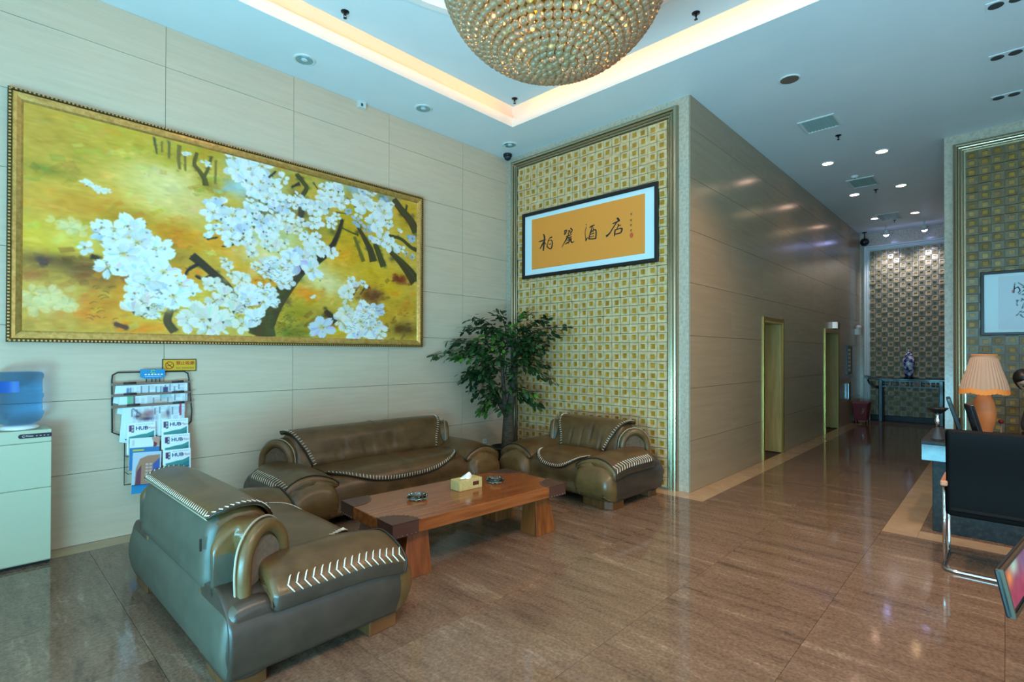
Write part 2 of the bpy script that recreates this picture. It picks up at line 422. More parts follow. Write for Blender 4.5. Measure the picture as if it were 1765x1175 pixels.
class Paint:
    def __init__(s, w, h, bg=(255, 255, 255)):
        s.w, s.h = w, h; s.a = np.ones((h, w, 3))*np.array(bg, float)
        s.yy, s.xx = np.mgrid[0:h, 0:w]+.5
    def blend(s, sl, mask, col, a=1.0):
        m = (mask*a)[..., None]; s.a[sl] = s.a[sl]*(1-m)+np.array(col, float)*m
    def _box(s, x0, x1, y0, y1):
        return (slice(max(0, int(y0)), max(0, min(s.h, int(y1)+2))), slice(max(0, int(x0)), max(0, min(s.w, int(x1)+2))))
    def blob(s, x, y, rx, ry, col, a, wob=0):
        sl = s._box(x-2.2*rx, x+2.2*rx, y-2.2*ry, y+2.2*ry); X = (s.xx[sl]-x)/rx; Y = (s.yy[sl]-y)/ry
        s.blend(sl, np.exp(-(X*X+Y*Y)), col, a)
    def poly(s, pts, col, a=1.0):
        P = np.array(pts, float); sl = s._box(P[:, 0].min()-1, P[:, 0].max()+1, P[:, 1].min()-1, P[:, 1].max()+1)
        X = s.xx[sl]; Y = s.yy[sl]
        if X.size == 0: return
        m = np.zeros(X.shape)
        for (dx, dy) in ((-.25, -.25), (.25, -.25), (-.25, .25), (.25, .25)):
            ins = np.zeros(X.shape, bool)
            for i in range(len(P)):
                (x1, y1), (x2, y2) = P[i], P[i-1]
                c = ((y1 > Y+dy) != (y2 > Y+dy))
                if y1 != y2: ins ^= c & (X+dx < (x2-x1)*(Y+dy-y1)/(y2-y1)+x1)
            m += ins*.25
        s.blend(sl, m, col, a)
    def rect(s, x0, y0, x1, y1, col, a=1.0): s.poly([(x0, y0), (x1, y0), (x1, y1), (x0, y1)], col, a)
    def line(s, pts, w0, w1, col, a=1.0):
        P = spline(pts, 8) if len(pts) > 2 else [np.array(p, float) for p in pts]; L_ = []; Rr = []
        for i, p in enumerate(P):
            t = P[min(i+1, len(P)-1)]-P[max(i-1, 0)]; t = t/max(np.linalg.norm(t), 1e-9); n = np.array([-t[1], t[0]])
            w_ = (w0+(w1-w0)*i/max(1, len(P)-1))/2; L_.append(p+n*w_); Rr.append(p-n*w_)
        s.poly(L_+Rr[::-1], col, a)
    def noise(s, amp, cell, streak=1):
        g = RNG.normal(0, 1, (int(s.h/cell)+3, int(s.w/(cell*streak))+3, 1))
        yi = s.yy/cell; xi = s.xx/(cell*streak); y0 = yi.astype(int); x0 = xi.astype(int); fy = (yi-y0)[..., None]; fx = (xi-x0)[..., None]
        fy = fy*fy*(3-2*fy); fx = fx*fx*(3-2*fx)
        v = g[y0, x0]*(1-fy)*(1-fx)+g[y0+1, x0]*fy*(1-fx)+g[y0, x0+1]*(1-fy)*fx+g[y0+1, x0+1]*fy*fx
        s.a = np.clip(s.a+v*amp, 0, 255)
# ------------------------------------------------------------------ room shell
XW, XE, YS = -7.05, 9.51, -9.0            # west glass front, hall end wall, south glass front
YC = -2.911                               # corridor wall
XR = 3.52                                 # reception back wall
_pm = {}
def slab_piece(name, x0, x1, y0, y1, z0, z1, m, parent, bev=0.002):
    """one stone/tile/panel; alike sizes share a mesh"""
    sx, sy, sz = round(x1-x0, 3), round(y1-y0, 3), round(z1-z0, 3); key = (sx, sy, sz, m)
    if key not in _pm:
        mb = MB().box(-sx/2, sx/2, -sy/2, sy/2, -sz/2, sz/2); o = mb.obj(name, m, parent); _pm[key] = o.data
    else:
        o = inst(name, _pm[key], parent)
    o.location = ((x0+x1)/2, (y0+y1)/2, (z0+z1)/2)
    return o

floor = struct(MB().box(XW-.1, XE+.1, YS-.1, .1, -.08, -.014).obj('floor', 'grout'))
gx = [-3.41+.79*k for k in range(-5, 18)]; gy = [-.76, -1.55, -2.34, -3.15, -3.92, -4.70, -5.5, -6.29, -7.08, -7.87, -8.66]
G = .0012
def tiles(x0, x1, y0, y1, m='floor_tile', nm='floor_tile', xs=gx, ys=gy):
    X = [x0]+[g for g in xs if x0+.05 < g < x1-.05]+[x1]; Y = sorted([y0]+[g for g in ys if y0+.05 < g < y1-.05]+[y1])
    for i in range(len(X)-1):
        for j in range(len(Y)-1):
            slab_piece(nm, X[i]+G, X[i+1]-G, Y[j]+G, Y[j+1]-G, -.014, 0, m, floor)
tiles(XW, -.25, YS, -.22); tiles(-.25, XE, -4.70, -3.16); tiles(-.25, -.03, YS, -4.70); tiles(.2, XE, YS, -4.95)
bx = [-7+1.2*k-.12 for k in range(16)]
tiles(XW, -.25, -.22, 0, 'floor_border', 'border_stone', xs=[x+.1 for x in bx])
tiles(-.25, 0, -3.16, 0, 'floor_border', 'border_stone', ys=[-1.2, -2.4])
tiles(0, XE, -3.16, YC, 'floor_border', 'border_stone', xs=bx)
tiles(-.03, XE, -4.95, -4.70, 'floor_border', 'border_stone', xs=bx)
tiles(-.03, .2, YS, -4.95, 'floor_border', 'border_stone', ys=[-6.2, -7.4])

ZJ = [0, .585, 1.183, 1.783, 2.386, 2.985, 3.589, 4.162, H]
def panel_y(wall, xs, y, m, holes=(), t=.014, g=.0022):
    """stone cladding panels on a wall facing -Y"""
    for i in range(len(xs)-1):
        for j in range(len(ZJ)-1):
            x0, x1, z0, z1 = xs[i], xs[i+1], ZJ[j], ZJ[j+1]; skip = False
            for (hx0, hx1, hz) in holes:
                if x0 >= hx0-.01 and x1 <= hx1+.01:
                    if z1 <= hz+.02: skip = True
                    elif z0 < hz: z0 = hz
            if not skip: slab_piece('wall_panel', x0+g, x1-g, y, y+t, z0+g, z1-g, m, wall)
wall_left = struct(MB().box(XW-.1, 0.02, .014, .2, 0, H).obj('wall_left', 'joint'))
panel_y(wall_left, [XW, -5.62, -4.437, -3.27, -2.085, -.886, 0.0], 0, 'wall_stone')

# corridor wall with two door openings
D1 = (2.46, 3.37, 2.10); D2 = (6.07, 7.2, 2.06)
wb = MB(); yb = YC+.014
for (a, b) in ((.02, D1[0]), (D1[1], D2[0]), (D2[1], XE)): wb.box(a, b, yb, YC+.45, 0, H)
for d in (D1, D2): wb.box(d[0], d[1], yb, YC+.45, d[2], H)
wall_corridor = struct(wb.obj('wall_corridor', 'joint'))
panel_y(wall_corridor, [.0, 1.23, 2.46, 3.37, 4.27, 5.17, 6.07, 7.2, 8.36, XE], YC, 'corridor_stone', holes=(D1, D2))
for n, (d, back) in enumerate(((D1, .36), (D2, .42))):
    x0, x1, z1 = d; nm = 'door_%d' % (n+1)
    dr = thing(nm, '', '', (x0, YC, 0)); del dr['label']; del dr['category']; dr['kind'] = 'structure'
    wd = x1-x0
    mb = MB()
    mb.box(0, .022, -.012, back, 0, z1); mb.box(wd-.022, wd, .01, back, 0, z1); mb.box(0, wd, -.012, back, z1-.05, z1)
    mb.obj('door_jamb', 'jamb_wood', dr, bevel=.003)
    V, F = rect_frame([(0, -.002), (0, .016), (.045, .016), (.055, .004), (.055, -.01)], -.03, wd+.03, -.01, z1+.03, True)
    MB().add(V, F).obj('brass_casing', 'brass_trim', dr)
    lf = MB().box(.03, wd-.03, back-.06, back-.01, .005, z1-.055).obj('door_leaf', 'door_wood', dr, bevel=.004)
    hb = MB().tube([(.10, back-.06, 1.0), (.10, back-.11, 1.0), (.22, back-.11, 1.0)], .011, 8); hb.lathe([(.028, 0), (.028, .008)], (0, 0, 0), 12)
    hb2 = MB().tube([(.10, back-.06, 1.0), (.10, back-.11, 1.0), (.22, back-.11, 1.0)], .011, 8); hb2.obj('door_handle', 'chrome', lf)

# ---- gold-square tile fields
def tile_geo(tw, th, d, du, dv, tilt, fx=.031, rec=.016):
    hw, hh = tw/2-.0028, th/2-.0028; iw, ih = tw*.235, th*.26
    def X(z): return -(d+tilt*z/th)
    o = [(-hw, -hh), (hw, -hh), (hw, hh), (-hw, hh)]; i_ = [(du-iw, dv-ih), (du+iw, dv-ih), (du+iw, dv+ih), (du-iw, dv+ih)]
    V = [(0, a, b) for a, b in o]+[(X(b), a, b) for a, b in o]+[(X(b), a, b) for a, b in i_]+[(X(b)+rec, a*.96+du*.04, b*.96+dv*.04) for a, b in i_]
    F = []; mi = []
    for k in range(4):
        j = (k+1) % 4; F += [(k, j, 4+j, 4+k), (4+k, 4+j, 8+j, 8+k), (8+k, 8+j, 12+j, 12+k)]; mi += [0, 0, 0]
    F.append((12, 13, 14, 15)); mi.append(1)
    return V, F, mi
def tile_field(wall, x, ya, yb, z0, z1, tw, th, mats, nparts, hidden=lambda y, z: False, seed=1, tilt=.007, parts_ok=lambda y, z: True):
    rg = random.Random(seed); nc = int(round((ya-yb)/tw)); tw = (ya-yb)/nc; nr = int(round((z1-z0)/th)); th = (z1-z0)/nr
    var = []
    for k in range(8):
        du = (.004 if k & 1 else -.004); dv = (.006 if k & 2 else -.006); tl = tilt if k & 4 else -tilt
        var.append((tw, th, .038, du, dv, tl))
    meshes = {}; cells = []
    for c in range(nc):
        pair = c//2
        for r in range(nr):
            y = ya-(c+.5)*tw; z = z0+(r+.5)*th
            k = (1 if c % 2 == 0 else 0) | (2 if (r+pair) % 2 == 0 else 0) | (4 if (r+c) % 2 == 0 else 0)
            off = rg.uniform(-.010, .006); cells.append((y, z, k, off))
    vis = [c for c in cells if not hidden(c[0], c[1]) and parts_ok(c[0], c[1])]
    vis.sort(key=lambda c: (x-CAM.x)**2+(c[0]-CAM.y)**2+.3*(c[1]-1.57)**2)
    par = set((c[0], c[1]) for c in vis[:nparts]); mb = MB()
    mm = []
    for (y, z, k, off) in cells:
        if (y, z) in par:
            if k not in meshes:
                V, F, mi = tile_geo(*var[k]); b = MB(); b.add(V, F); b.m = mi; o = b.obj('tile', mats, wall); meshes[k] = o.data
            else: o = inst('tile', meshes[k], wall)
            o.location = (x-off, y, z)
        else:
            V, F, mi = tile_geo(*var[k]); b0 = len(mb.f); mb.add([(x-off+a, y+b_, z+c_) for a, b_, c_ in V], F); mb.m[b0:] = mi
    if mb.v: stuff(mb.obj('tile_field', [m for m in mats], wall))
MOULD = [(0, 0), (.002, .04), (.014, .062), (.03, .07), (.046, .062), (.056, .035), (.066, .032), (.070, .048), (.078, .052), (.086, .046), (.089, .03), (.098, .028), (.101, .038), (.107, .04), (.113, .036), (.116, .012), (.13, .012), (.132, 0)]
def to_x(V, x): return [(x+b, a, c) for (a, b, c) in V]      # XZ-facing(-Y) -> plane x, facing -X (a -> y)
def mosaic_wall(name, x, y0, y1, base_y0, base_y1, z_top, mats, m_frame, th=.2):
    """granite wall slab facing -X with a mitred moulding; y0>y1 outer edges of the moulding"""
    wl = struct(MB().box(x, x+th, base_y1, base_y0, 0, H).obj(name, mats[0]))
    V, F = rect_frame(MOULD, y1, y0, 0, z_top, True)
    MB().add([(x+b, a, c) for (a, b, c) in V], F, 0, False).obj('moulding', m_frame, wl)
    return wl
wall_back = mosaic_wall('wall_back', 0, -.133, -2.776, 0.014, YC+.016, 4.445, ['granite'], 'champagne_metal')
def hid_back(y, z): return (-2.5 < y < -.42 and 2.72 < z < 3.56) or (z < .55 and -2.3 < y < -.3) or (z > 4.3)
tile_field(wall_back, 0, -.265, -2.644, .02, 4.313, .1252, .1125, ['tile_stone', 'tile_gold'], 300, hid_back, 3)
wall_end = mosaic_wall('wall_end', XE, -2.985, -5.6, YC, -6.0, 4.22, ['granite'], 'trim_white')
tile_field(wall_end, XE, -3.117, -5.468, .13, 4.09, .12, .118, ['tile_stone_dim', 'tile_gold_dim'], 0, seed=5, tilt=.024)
struct(MB().box(XE-.05, XE, -5.468, -3.117, 0, .13).obj('baseboard_end', 'dark_granite', bevel=.004))
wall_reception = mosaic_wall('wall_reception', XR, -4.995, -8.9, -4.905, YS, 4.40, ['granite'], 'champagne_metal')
tile_field(wall_reception, XR, -5.127, -8.76, .02, 4.268, .1252, .1125, ['tile_stone_shaded', 'tile_gold_shaded'], 290, lambda y, z: z < .75 or (y < -5.3 and 1.9 < z < 2.6), 9, parts_ok=lambda y, z: y > -6.1)
struct(MB().box(XR+.02, XE, -5.1, -4.905, 0, H).obj('wall_right', 'granite'))
# glass fronts of the lobby: mullions and sills (behind the camera)
for nm, ax in (('wall_west', 0), ('wall_south', 1)):
    mb = MB()
    if ax == 0:
        mb.box(XW-.25, XW-.05, YS, .014, 3.7, H); mb.box(XW-.25, XW-.05, YS, .014, 0, .1); mb.box(XW-.25, XW-.05, YS, -6.95, .1, 3.7); mb.box(XW-.25, XW-.05, -.25, .014, .1, 3.7)
    else:
        mb.box(XW, XE, YS-.25, YS-.02, 3.7, H); mb.box(XW, -5.75, YS-.25, YS-.02, 0, 3.7); mb.box(-.65, XE, YS-.25, YS-.02, 0, 3.7); mb.box(-5.75, -.65, YS-.25, YS-.02, 0, .1)
    struct(mb.obj(nm, 'wall_stone'))
mb = MB()
for y in (-6.9, -5.25, -3.6, -1.95, -.3): mb.box(XW-.04, XW+.05, y-.03, y+.03, .1, 3.7)
mb.box(XW-.04, XW+.05, -6.9, -.3, 2.5, 2.56); mb.box(XW-.04, XW+.05, -6.9, -.3, 3.64, 3.7)
struct(mb.obj('window_1', 'chrome'))
mb = MB()
for x in (-5.7, -4.45, -3.2, -1.95, -.7): mb.box(x-.03, x+.03, YS-.02, YS+.1, .1, 3.7)
mb.box(-5.7, -.7, YS-.02, YS+.1, 2.5, 2.56)
struct(mb.obj('window_2', 'chrome'))

# ---- ceiling: soffit with a sunken tray, cove and round recess
TX0, TX1, TY0, TY1 = -5.91, -.77, -6.39, -.85
mb = MB()
mb.box(XW-.2, TX0, YS-.2, .2, H, H+.02); mb.box(TX1, XE+.1, YS-.2, .2, H, H+.02)
mb.box(TX0, TX1, TY1, .2, H, H+.02); mb.box(TX0, TX1, YS-.2, TY0, H, H+.02)
ceiling = struct(mb.obj('ceiling', 'ceiling_paint'))
mb = MB()                                   # lip of the tray and the cove wall behind it
V = []; F = []; prf = [(-.006, H-.004), (-.006, H+.115), (.07, H+.115), (.07, H+.63)]
for (cx, cy, sx, sy) in ((TX0, TY0, -1, -1), (TX0, TY1, -1, 1), (TX1, TY1, 1, 1), (TX1, TY0, 1, -1)):
    for (a, z) in prf: V.append((cx+sx*a, cy+sy*a, z))
for i in range(4):
    j = (i+1) % 4
    for k in range(3): F.append((4*i+k, 4*j+k, 4*j+k+1, 4*i+k+1))
mb.add(V, F)
mb.box(TX0-.2, TX1+.2, TY0-.2, TY1+.2, H+.62, H+.66)
struct(mb.obj('trim_2', 'cove_paint'))
ins = .15; PX0, PX1, PY0, PY1 = TX0+ins, TX1-ins, TY0+ins, TY1-ins; PZ = H+.165
CC = (-3.34, -3.62); CR = 1.9
V = []; F = []; n = 96
for k in range(n):
    a = 2*PI*k/n; dx, dy = math.cos(a), math.sin(a)
    t = min(((PX1-CC[0])/dx if dx > 1e-9 else 1e9), ((PX0-CC[0])/dx if dx < -1e-9 else 1e9), ((PY1-CC[1])/dy if dy > 1e-9 else 1e9), ((PY0-CC[1])/dy if dy < -1e-9 else 1e9))
    ox, oy = CC[0]+dx*t, CC[1]+dy*t
    for (px, py) in ((CC[0]+dx*CR, CC[1]+dy*CR), (ox, oy)):
        for z in (PZ, PZ+.014): V.append((px, py, z))
corners = [(PX0, PY0), (PX0, PY1), (PX1, PY0), (PX1, PY1)]
for (cx, cy) in corners:                    # snap the ray nearest each corner onto it
    k = min(range(n), key=lambda k: (V[4*k+2][0]-cx)**2+(V[4*k+2][1]-cy)**2)
    V[4*k+2] = (cx, cy, PZ); V[4*k+3] = (cx, cy, PZ+.014)
for k in range(n):
    j = (k+1) % n; a, b = 4*k, 4*j
    F += [(a, a+2, b+2, b), (a+1, b+1, b+3, a+3), (a+2, a+3, b+3, b+2)]
mb = MB().add(V, F); struct(mb.obj('trim_3', 'ceiling_paint'))
mb = MB()
ring = [(CR, PZ-.012), (CR+.05, PZ-.012), (CR+.05, PZ), (CR+.05, PZ+.05), (CR, PZ+.05), (CR-.0, PZ+.36), (.05, PZ+.36)]
mb.lathe([(CR+.05, -.001), (CR+.05, -.014), (CR-.02, -.014), (CR-.02, .03), (CR, .04), (CR, .36), (.02, .36)], (CC[0], CC[1], PZ), 96, 0, False, caps=False)
struct(mb.obj('trim_4', 'cove_paint'))
# LED tubes of the cove (real lamps, lying on the floating panel's edge)
mb = MB(); e = .03; z = PZ+.055
for i, (p, q) in enumerate((((PX0+e, PY1-e), (PX1-e, PY1-e)), ((PX1-e, PY1-e), (PX1-e, PY0+e)), ((PX1-e, PY0+e), (PX0+e, PY0+e)), ((PX0+e, PY0+e), (PX0+e, PY1-e)))):
    t = MB().tube([(p[0], p[1], z), (q[0], q[1], z)], .016, 8)
    o = t.obj('cove_light', 'cove_lamp'); tag(o, ['glowing warm cove tube along the painting-wall side of the ceiling tray', 'glowing warm cove tube along the tiled-wall side of the ceiling tray', 'warm cove tube on the ceiling tray side behind the camera', 'warm cove tube on the ceiling tray side by the glass front'][i], 'cove light', 'cove light tubes')
    for s in (.25, .5, .75):
        t2 = MB(); px = p[0]+(q[0]-p[0])*s; py = p[1]+(q[1]-p[1])*s
        t2.box(px-.03, px+.03, py-.03, py+.03, PZ+.014, z-.005).obj('clip', 'trim_white', o)
# ------------------------------------------------------------------ leather seats
def sofa(name, label, w, s, loc, rz, seams=0):
    """w half overall width, s half seat width; front = local -Y, rear = y 0"""
    root = thing(name, label, 'armchair' if s < .4 else 'sofa', loc, rz)
    # rear base slab (bulging) and seat block
    pr_ = spline([(-.20, .075), (-.03, .07), (.012, .16), (.015, .25), (-.003, .345), (-.05, .405), (-.2, .41), (-.26, .3)], 5, True)
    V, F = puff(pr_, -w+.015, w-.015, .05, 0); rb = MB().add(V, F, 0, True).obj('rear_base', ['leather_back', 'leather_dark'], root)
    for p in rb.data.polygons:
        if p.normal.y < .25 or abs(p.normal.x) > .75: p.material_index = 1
    ps = spline([(-.93, .085), (-.955, .22), (-.935, .35), (-.84, .425), (-.6, .435), (-.3, .43), (-.22, .25), (-.3, .08)], 5, True)
    V, F = puff(ps, -s-.04, s+.04, .025, 0); MB().add(V, F, 0, True).obj('seat_block', 'leather', root)
    # seat flap draped over the front edge
    prof = spline([(-.38, .452), (-.55, .455), (-.78, .446), (-.87, .425), (-.935, .375), (-.962, .30), (-.968, .22)], 8)
    cum = np.concatenate([[0], np.cumsum([np.linalg.norm(prof[i+1]-prof[i]) for i in range(len(prof)-1)])])
    def seat_pt(u, l, off):
        y = np.interp(l, cum, [p[0] for p in prof]); z = np.interp(l, cum, [p[1] for p in prof])
        y2 = np.interp(l+.01, cum, [p[0] for p in prof]); z2 = np.interp(l+.01, cum, [p[1] for p in prof])
        t = np.array([y2-y, z2-z]); t /= max(np.linalg.norm(t), 1e-9); nrm = np.array([-t[1], t[0]])
        if nrm[1] < 0 and l < cum[-1]*.6: nrm = -nrm
        if l >= cum[-1]*.6 and nrm[0] > 0: nrm = -nrm
        crown = .014*(1-(u/s)**2)
        return (u, y+nrm[0]*off, z+nrm[1]*off+(crown if l < .5 else crown*max(0, 1-(l-.5)/.1)))
    def edge(u): return .315+.315*(1-abs(u/s)**2.6)**.62
    NU, NL = 36, 22; V = []; F = []
    for i in range(NU+1):
        u = -s+2*s*i/NU; L_ = edge(max(-s*.999, min(s*.999, u)))
        for j in range(NL+1): V.append(seat_pt(u, L_*j/NL, .012))
    nb = len(V)
    for i in range(NU+1):
        u = -s+2*s*i/NU; L_ = edge(max(-s*.999, min(s*.999, u)))
        for j in range(NL+1): V.append(seat_pt(u, L_*j/NL, -.004))
    I = lambda i, j: i*(NL+1)+j
    for i in range(NU):
        for j in range(NL): F += [(I(i, j), I(i, j+1), I(i+1, j+1), I(i+1, j)), (nb+I(i, j), nb+I(i+1, j), nb+I(i+1, j+1), nb+I(i, j+1))]
        F.append((I(i, NL), nb+I(i, NL), nb+I(i+1, NL), I(i+1, NL)))
    flap = MB().add(V, F, 0, True).obj('seat_flap', 'leather', root)
    us = np.linspace(-s*.985, s*.985, 200); pts = [Vector(seat_pt(u, edge(u), .010)) for u in us]
    MB().tube(pts[::3], .006, 6).obj('piping', 'piping', flap)
    st = MB(); acc = 0; last = pts[0]
    for i in range(1, len(pts)-1):
        acc += (pts[i]-last).length; last = pts[i]
        if acc > .027:
            acc = 0; u = us[i]; l = edge(u); a = Vector(seat_pt(u-.004, l-.004, .0165)); b = Vector(seat_pt(u+.006, l-.034, .0165)); st.tube([a, b], .0032, 4)
    stuff(st.obj('stitching', 'stitch', flap))
    if seams:
        ln = MB(); ln.tube([seat_pt(.02, l, .013) for l in np.linspace(0, edge(.02), 20)], .003, 4); ln.obj('seam', 'leather_light', flap)
    # arms
    for sg in (-1, 1):
        sx = lambda P: [(sg*p[0], p[1]) for p in P]
        ap = spline(sx([(s-.005, .11), (s+.06, .07), (w-.06, .07), (w-.005, .14), (w+.004, .25), (w-.02, .35), (w-.12, .43), (s+.23, .455), (s+.11, .44), (s+.02, .38), (s-.015, .25)]), 5, True)
        def bulge(x, y, z):
            k = max(0, (-y-.78)/.2); y2 = y-.06*math.sin(max(0, min(1, (z-.07)/.34))*PI)*min(1, k); return (x, min(y2, -.012), z)
        V, F = puff(ap, -.99, .07, .10, 1, bulge, 8, 6)
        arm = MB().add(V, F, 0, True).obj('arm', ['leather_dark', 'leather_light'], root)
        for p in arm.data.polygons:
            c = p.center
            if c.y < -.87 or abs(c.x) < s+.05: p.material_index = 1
        # double seam along the side
        sm = MB()
        for dz in (0, .014):
            pts = [(sg*(w+.0015-.012*(abs(y+.5)/.5)**6), y, .20+dz+.10*max(0, (-y-.1)/.8)**1.3*.6) for y in np.linspace(-.86, -.06, 46)]
            for i in range(0, len(pts)-1): 
                a = Vector(pts[i]); b = Vector(pts[i+1]); sm.tube([a, a.lerp(b, .5)], .0016, 4)
        stuff(sm.obj('side_seam', 'piping_light', arm))
        # padded cover saddled over the arm
        outer = [(s-.018, .405), (s-.015, .44), (s+.06, .492), (s+.2, .535), (w-.15, .53), (w-.05, .49), (w+.012, .435), (w+.022, .395), (w+.016, .345)]
        inner = [(w-.012, .345), (w-.04, .385), (w-.13, .44), (s+.2, .462), (s+.08, .44), (s+.01, .40)]
        pp = spline(sx(outer+inner), 5, True)
        def dip(x, y, z):
            k = max(0., (-y-.62)/.40); k = min(k, 1.2); return (x, y-.012*math.sin(min(1, max(0, (z-.33)/.2))*PI)*k, z-.06*k*k)
        V, F = puff(pp, -.955, -.20, .035, 1, dip, 5, 10)
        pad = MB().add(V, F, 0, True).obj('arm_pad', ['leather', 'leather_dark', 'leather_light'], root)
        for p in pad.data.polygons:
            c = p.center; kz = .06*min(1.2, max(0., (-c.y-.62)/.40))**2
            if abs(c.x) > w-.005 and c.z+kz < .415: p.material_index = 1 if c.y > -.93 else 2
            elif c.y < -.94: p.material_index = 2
        oc = spline(sx(outer), 6)
        pipe = [Vector(dip(q[0], -.938, q[1]+.003)) for q in oc]
        MB().tube(pipe, .006, 6).obj('piping', 'piping', pad)
        # chevron lacing down the outer edge
        st = MB(); ooc = spline(sx(outer), 10); zi = {z: min((p for p in ooc if abs(p[0]) > w-.12), key=lambda p: abs(p[1]-z)) for z in (.482, .472, .453, .432, .415)}
        def on_pad(z, y):
            p = zi[z]; q = dip(p[0], y, p[1]); return Vector((q[0]+sg*.003, q[1], q[2]+.003))
        y = -.93
        while y < -.27:
            st.tube([on_pad(.482, y), on_pad(.472, y+.008), on_pad(.453, y+.026)], .0036, 4)
            st.tube([on_pad(.450 if .450 in zi else .453, y+.030), on_pad(.432, y+.016), on_pad(.415, y+.004)], .0036, 4); y += .042
        stuff(st.obj('lacing', 'stitch', pad))
    # back cushion with lapped cover
    bw = s+.125
    pb = [(-.02, .40), (.0, .52), (-.008, .64), (-.030, .725), (-.09, .768), (-.18, .780), (-.265, .758), (-.322, .695), (-.365, .59), (-.405, .50), (-.40, .43), (-.25, .39)]
    V, F = puff(spline(pb, 5, True), -bw, bw, .06, 0)
    back = MB().add(V, F, 0, True).obj('back_cushion', ['leather', 'leather_back'], root)
    for p in back.data.polygons:
        if p.normal.y > .35: p.material_index = 1
    lap = spline([(-.022, .745), (-.058, .772), (-.115, .787), (-.185, .793), (-.262, .773), (-.318, .722), (-.352, .655), (-.385, .57), (-.418, .50), (-.412, .455)], 7)
    lc = np.concatenate([[0], np.cumsum([np.linalg.norm(lap[i+1]-lap[i]) for i in range(len(lap)-1)])]); LT = lc[-1]
    LN = []
    for i in range(len(lap)):
        t = lap[min(i+1, len(lap)-1)]-lap[max(i-1, 0)]; t /= np.linalg.norm(t); n_ = np.array([t[1], -t[0]])
        LN.append(n_ if n_[1]*1.0+(-n_[0])*.5 > 0 else -n_)
    rgf = random.Random(int(w*100)); folds = [(rgf.uniform(-.75, .75), rgf.uniform(.55, .8), rgf.uniform(.016, .03)*.35/s) for _ in range(4 if s < .6 else 7)]
    def lap_pt(u, l, off):
        y = np.interp(l, lc, [p[0] for p in lap]); z = np.interp(l, lc, [p[1] for p in lap]); ny = np.interp(l, lc, [q[0] for q in LN]); nz = np.interp(l, lc, [q[1] for q in LN])
        for (fu, fl, fr) in folds: off -= .016*math.exp(-((u/s-fu)/(fr*1.6))**2)*math.exp(-((l/LT-fl-.1)/.16)**2)
        off += .010*math.sin(PI*min(1, max(0, l/LT)))*(1-min(1, abs(u/bw))**4)
        return (u, y+ny*off, z+nz*off)
    def hw(l):
        t = l/LT; return (s+.135)*(1-t)**.5*0+np.interp(t, [0, .12, .3, .5, .75, 1], [s+.115, s+.155, s+.15, s+.10, s+.02, s-.03])
    V = []; F = []; NU, NL = 48, 34
    for off in (.014, -.002):
        for i in range(NU+1):
            for j in range(NL+1):
                l = LT*j/NL; V.append(lap_pt(hw(l)*(2*i/NU-1), l, off))
    nb = (NU+1)*(NL+1)
    for i in range(NU):
        for j in range(NL): F += [(I2 := i*(NL+1)+j, I2+1, I2+NL+2, I2+NL+1), (nb+I2, nb+I2+NL+1, nb+I2+NL+2, nb+I2+1)]
    for j in range(NL):
        for i in (0, NU): a = i*(NL+1)+j; F.append((a, nb+a, nb+a+1, a+1))
    for i in range(NU):
        for j in (0, NL): a = i*(NL+1)+j; F.append((a, a+NL+1, nb+a+NL+1, nb+a))
    lapo = MB().add(V, F, 0, True).obj('back_flap', 'leather', root)
    st = MB()
    for sg in (-1, 1):
        pts = [lap_pt(sg*hw(l), l, .010) for l in np.linspace(0, LT, 40)]; MB().tube(pts, .0055, 6).obj('piping', 'piping', lapo)
        for l in np.arange(.02, LT-.02, .026):
            st.tube([lap_pt(sg*(hw(l)-.006), l, .0165), lap_pt(sg*(hw(l)-.034), l-.009, .0165)], .0032, 4)
    rw = hw(0); MB().tube([lap_pt(u, 0, .006) for u in np.linspace(-rw, rw, 40)], .0055, 6).obj('piping', 'piping_light', lapo)
    for u in np.arange(-rw+.03, rw-.02, .030): st.tube([lap_pt(u, .006, .0175), lap_pt(u+.012, .030, .0175)], .0026, 4)
    stuff(st.obj('stitching', 'stitch', lapo))
    if seams: MB().tube([lap_pt(.02, l, .0165) for l in np.linspace(.05, LT, 40)], .003, 4).obj('seam', 'leather_light', lapo)
    # horseshoe wings between back and arms
    for sg in (-1, 1):
        n_ = Vector((sg*math.sin(R(57)), -math.cos(R(57)), 0)); pdir = Vector((n_.y, -n_.x, 0)); c0 = Vector((sg*(s+.245), -.235, 0))
        arch = [(-.185, .40), (-.19, .53), (-.165, .64), (-.09, .715), (0, .738), (.09, .715), (.165, .64), (.19, .53), (.185, .40), (0, .38)]
        V, F = puff(spline(arch, 5, True), -.175, 0, .03, 1)
        V = [tuple(c0+pdir*a+n_*b+Vector((0, 0, c))) for (a, b, c) in V]; V = [(max(-bw-.10, min(bw+.10, x)) if y > -.12 else x, min(y, -.012), z) for x, y, z in V]
        wing = MB().add(V, F, 0, True).obj('wing', ['leather_light', 'leather_back'], root)
        for p in wing.data.polygons:
            if p.center.z < .60: p.material_index = 1
        P = lambda a, b, c: tuple(c0+pdir*a+n_*b+Vector((0, 0, c)))
        tb = [P(a*.80, .004, .40+(z-.40)*.885) for (a, z) in spline(arch[:9], 6)]
        MB().tube(tb, .036, 10).obj('roll', 'leather_light', wing)
        MB().tube([P(a*1.0, -.012, z+.004) for (a, z) in spline(arch[:9], 6)], .006, 6).obj('piping', 'piping_light', wing)
        fp = [(a*.66, .40+(z-.40)*.74) for (a, z) in spline(arch[:9], 5)]
        V = [P(a, .012-.03*0, z) for a, z in fp]; nV = len(V)
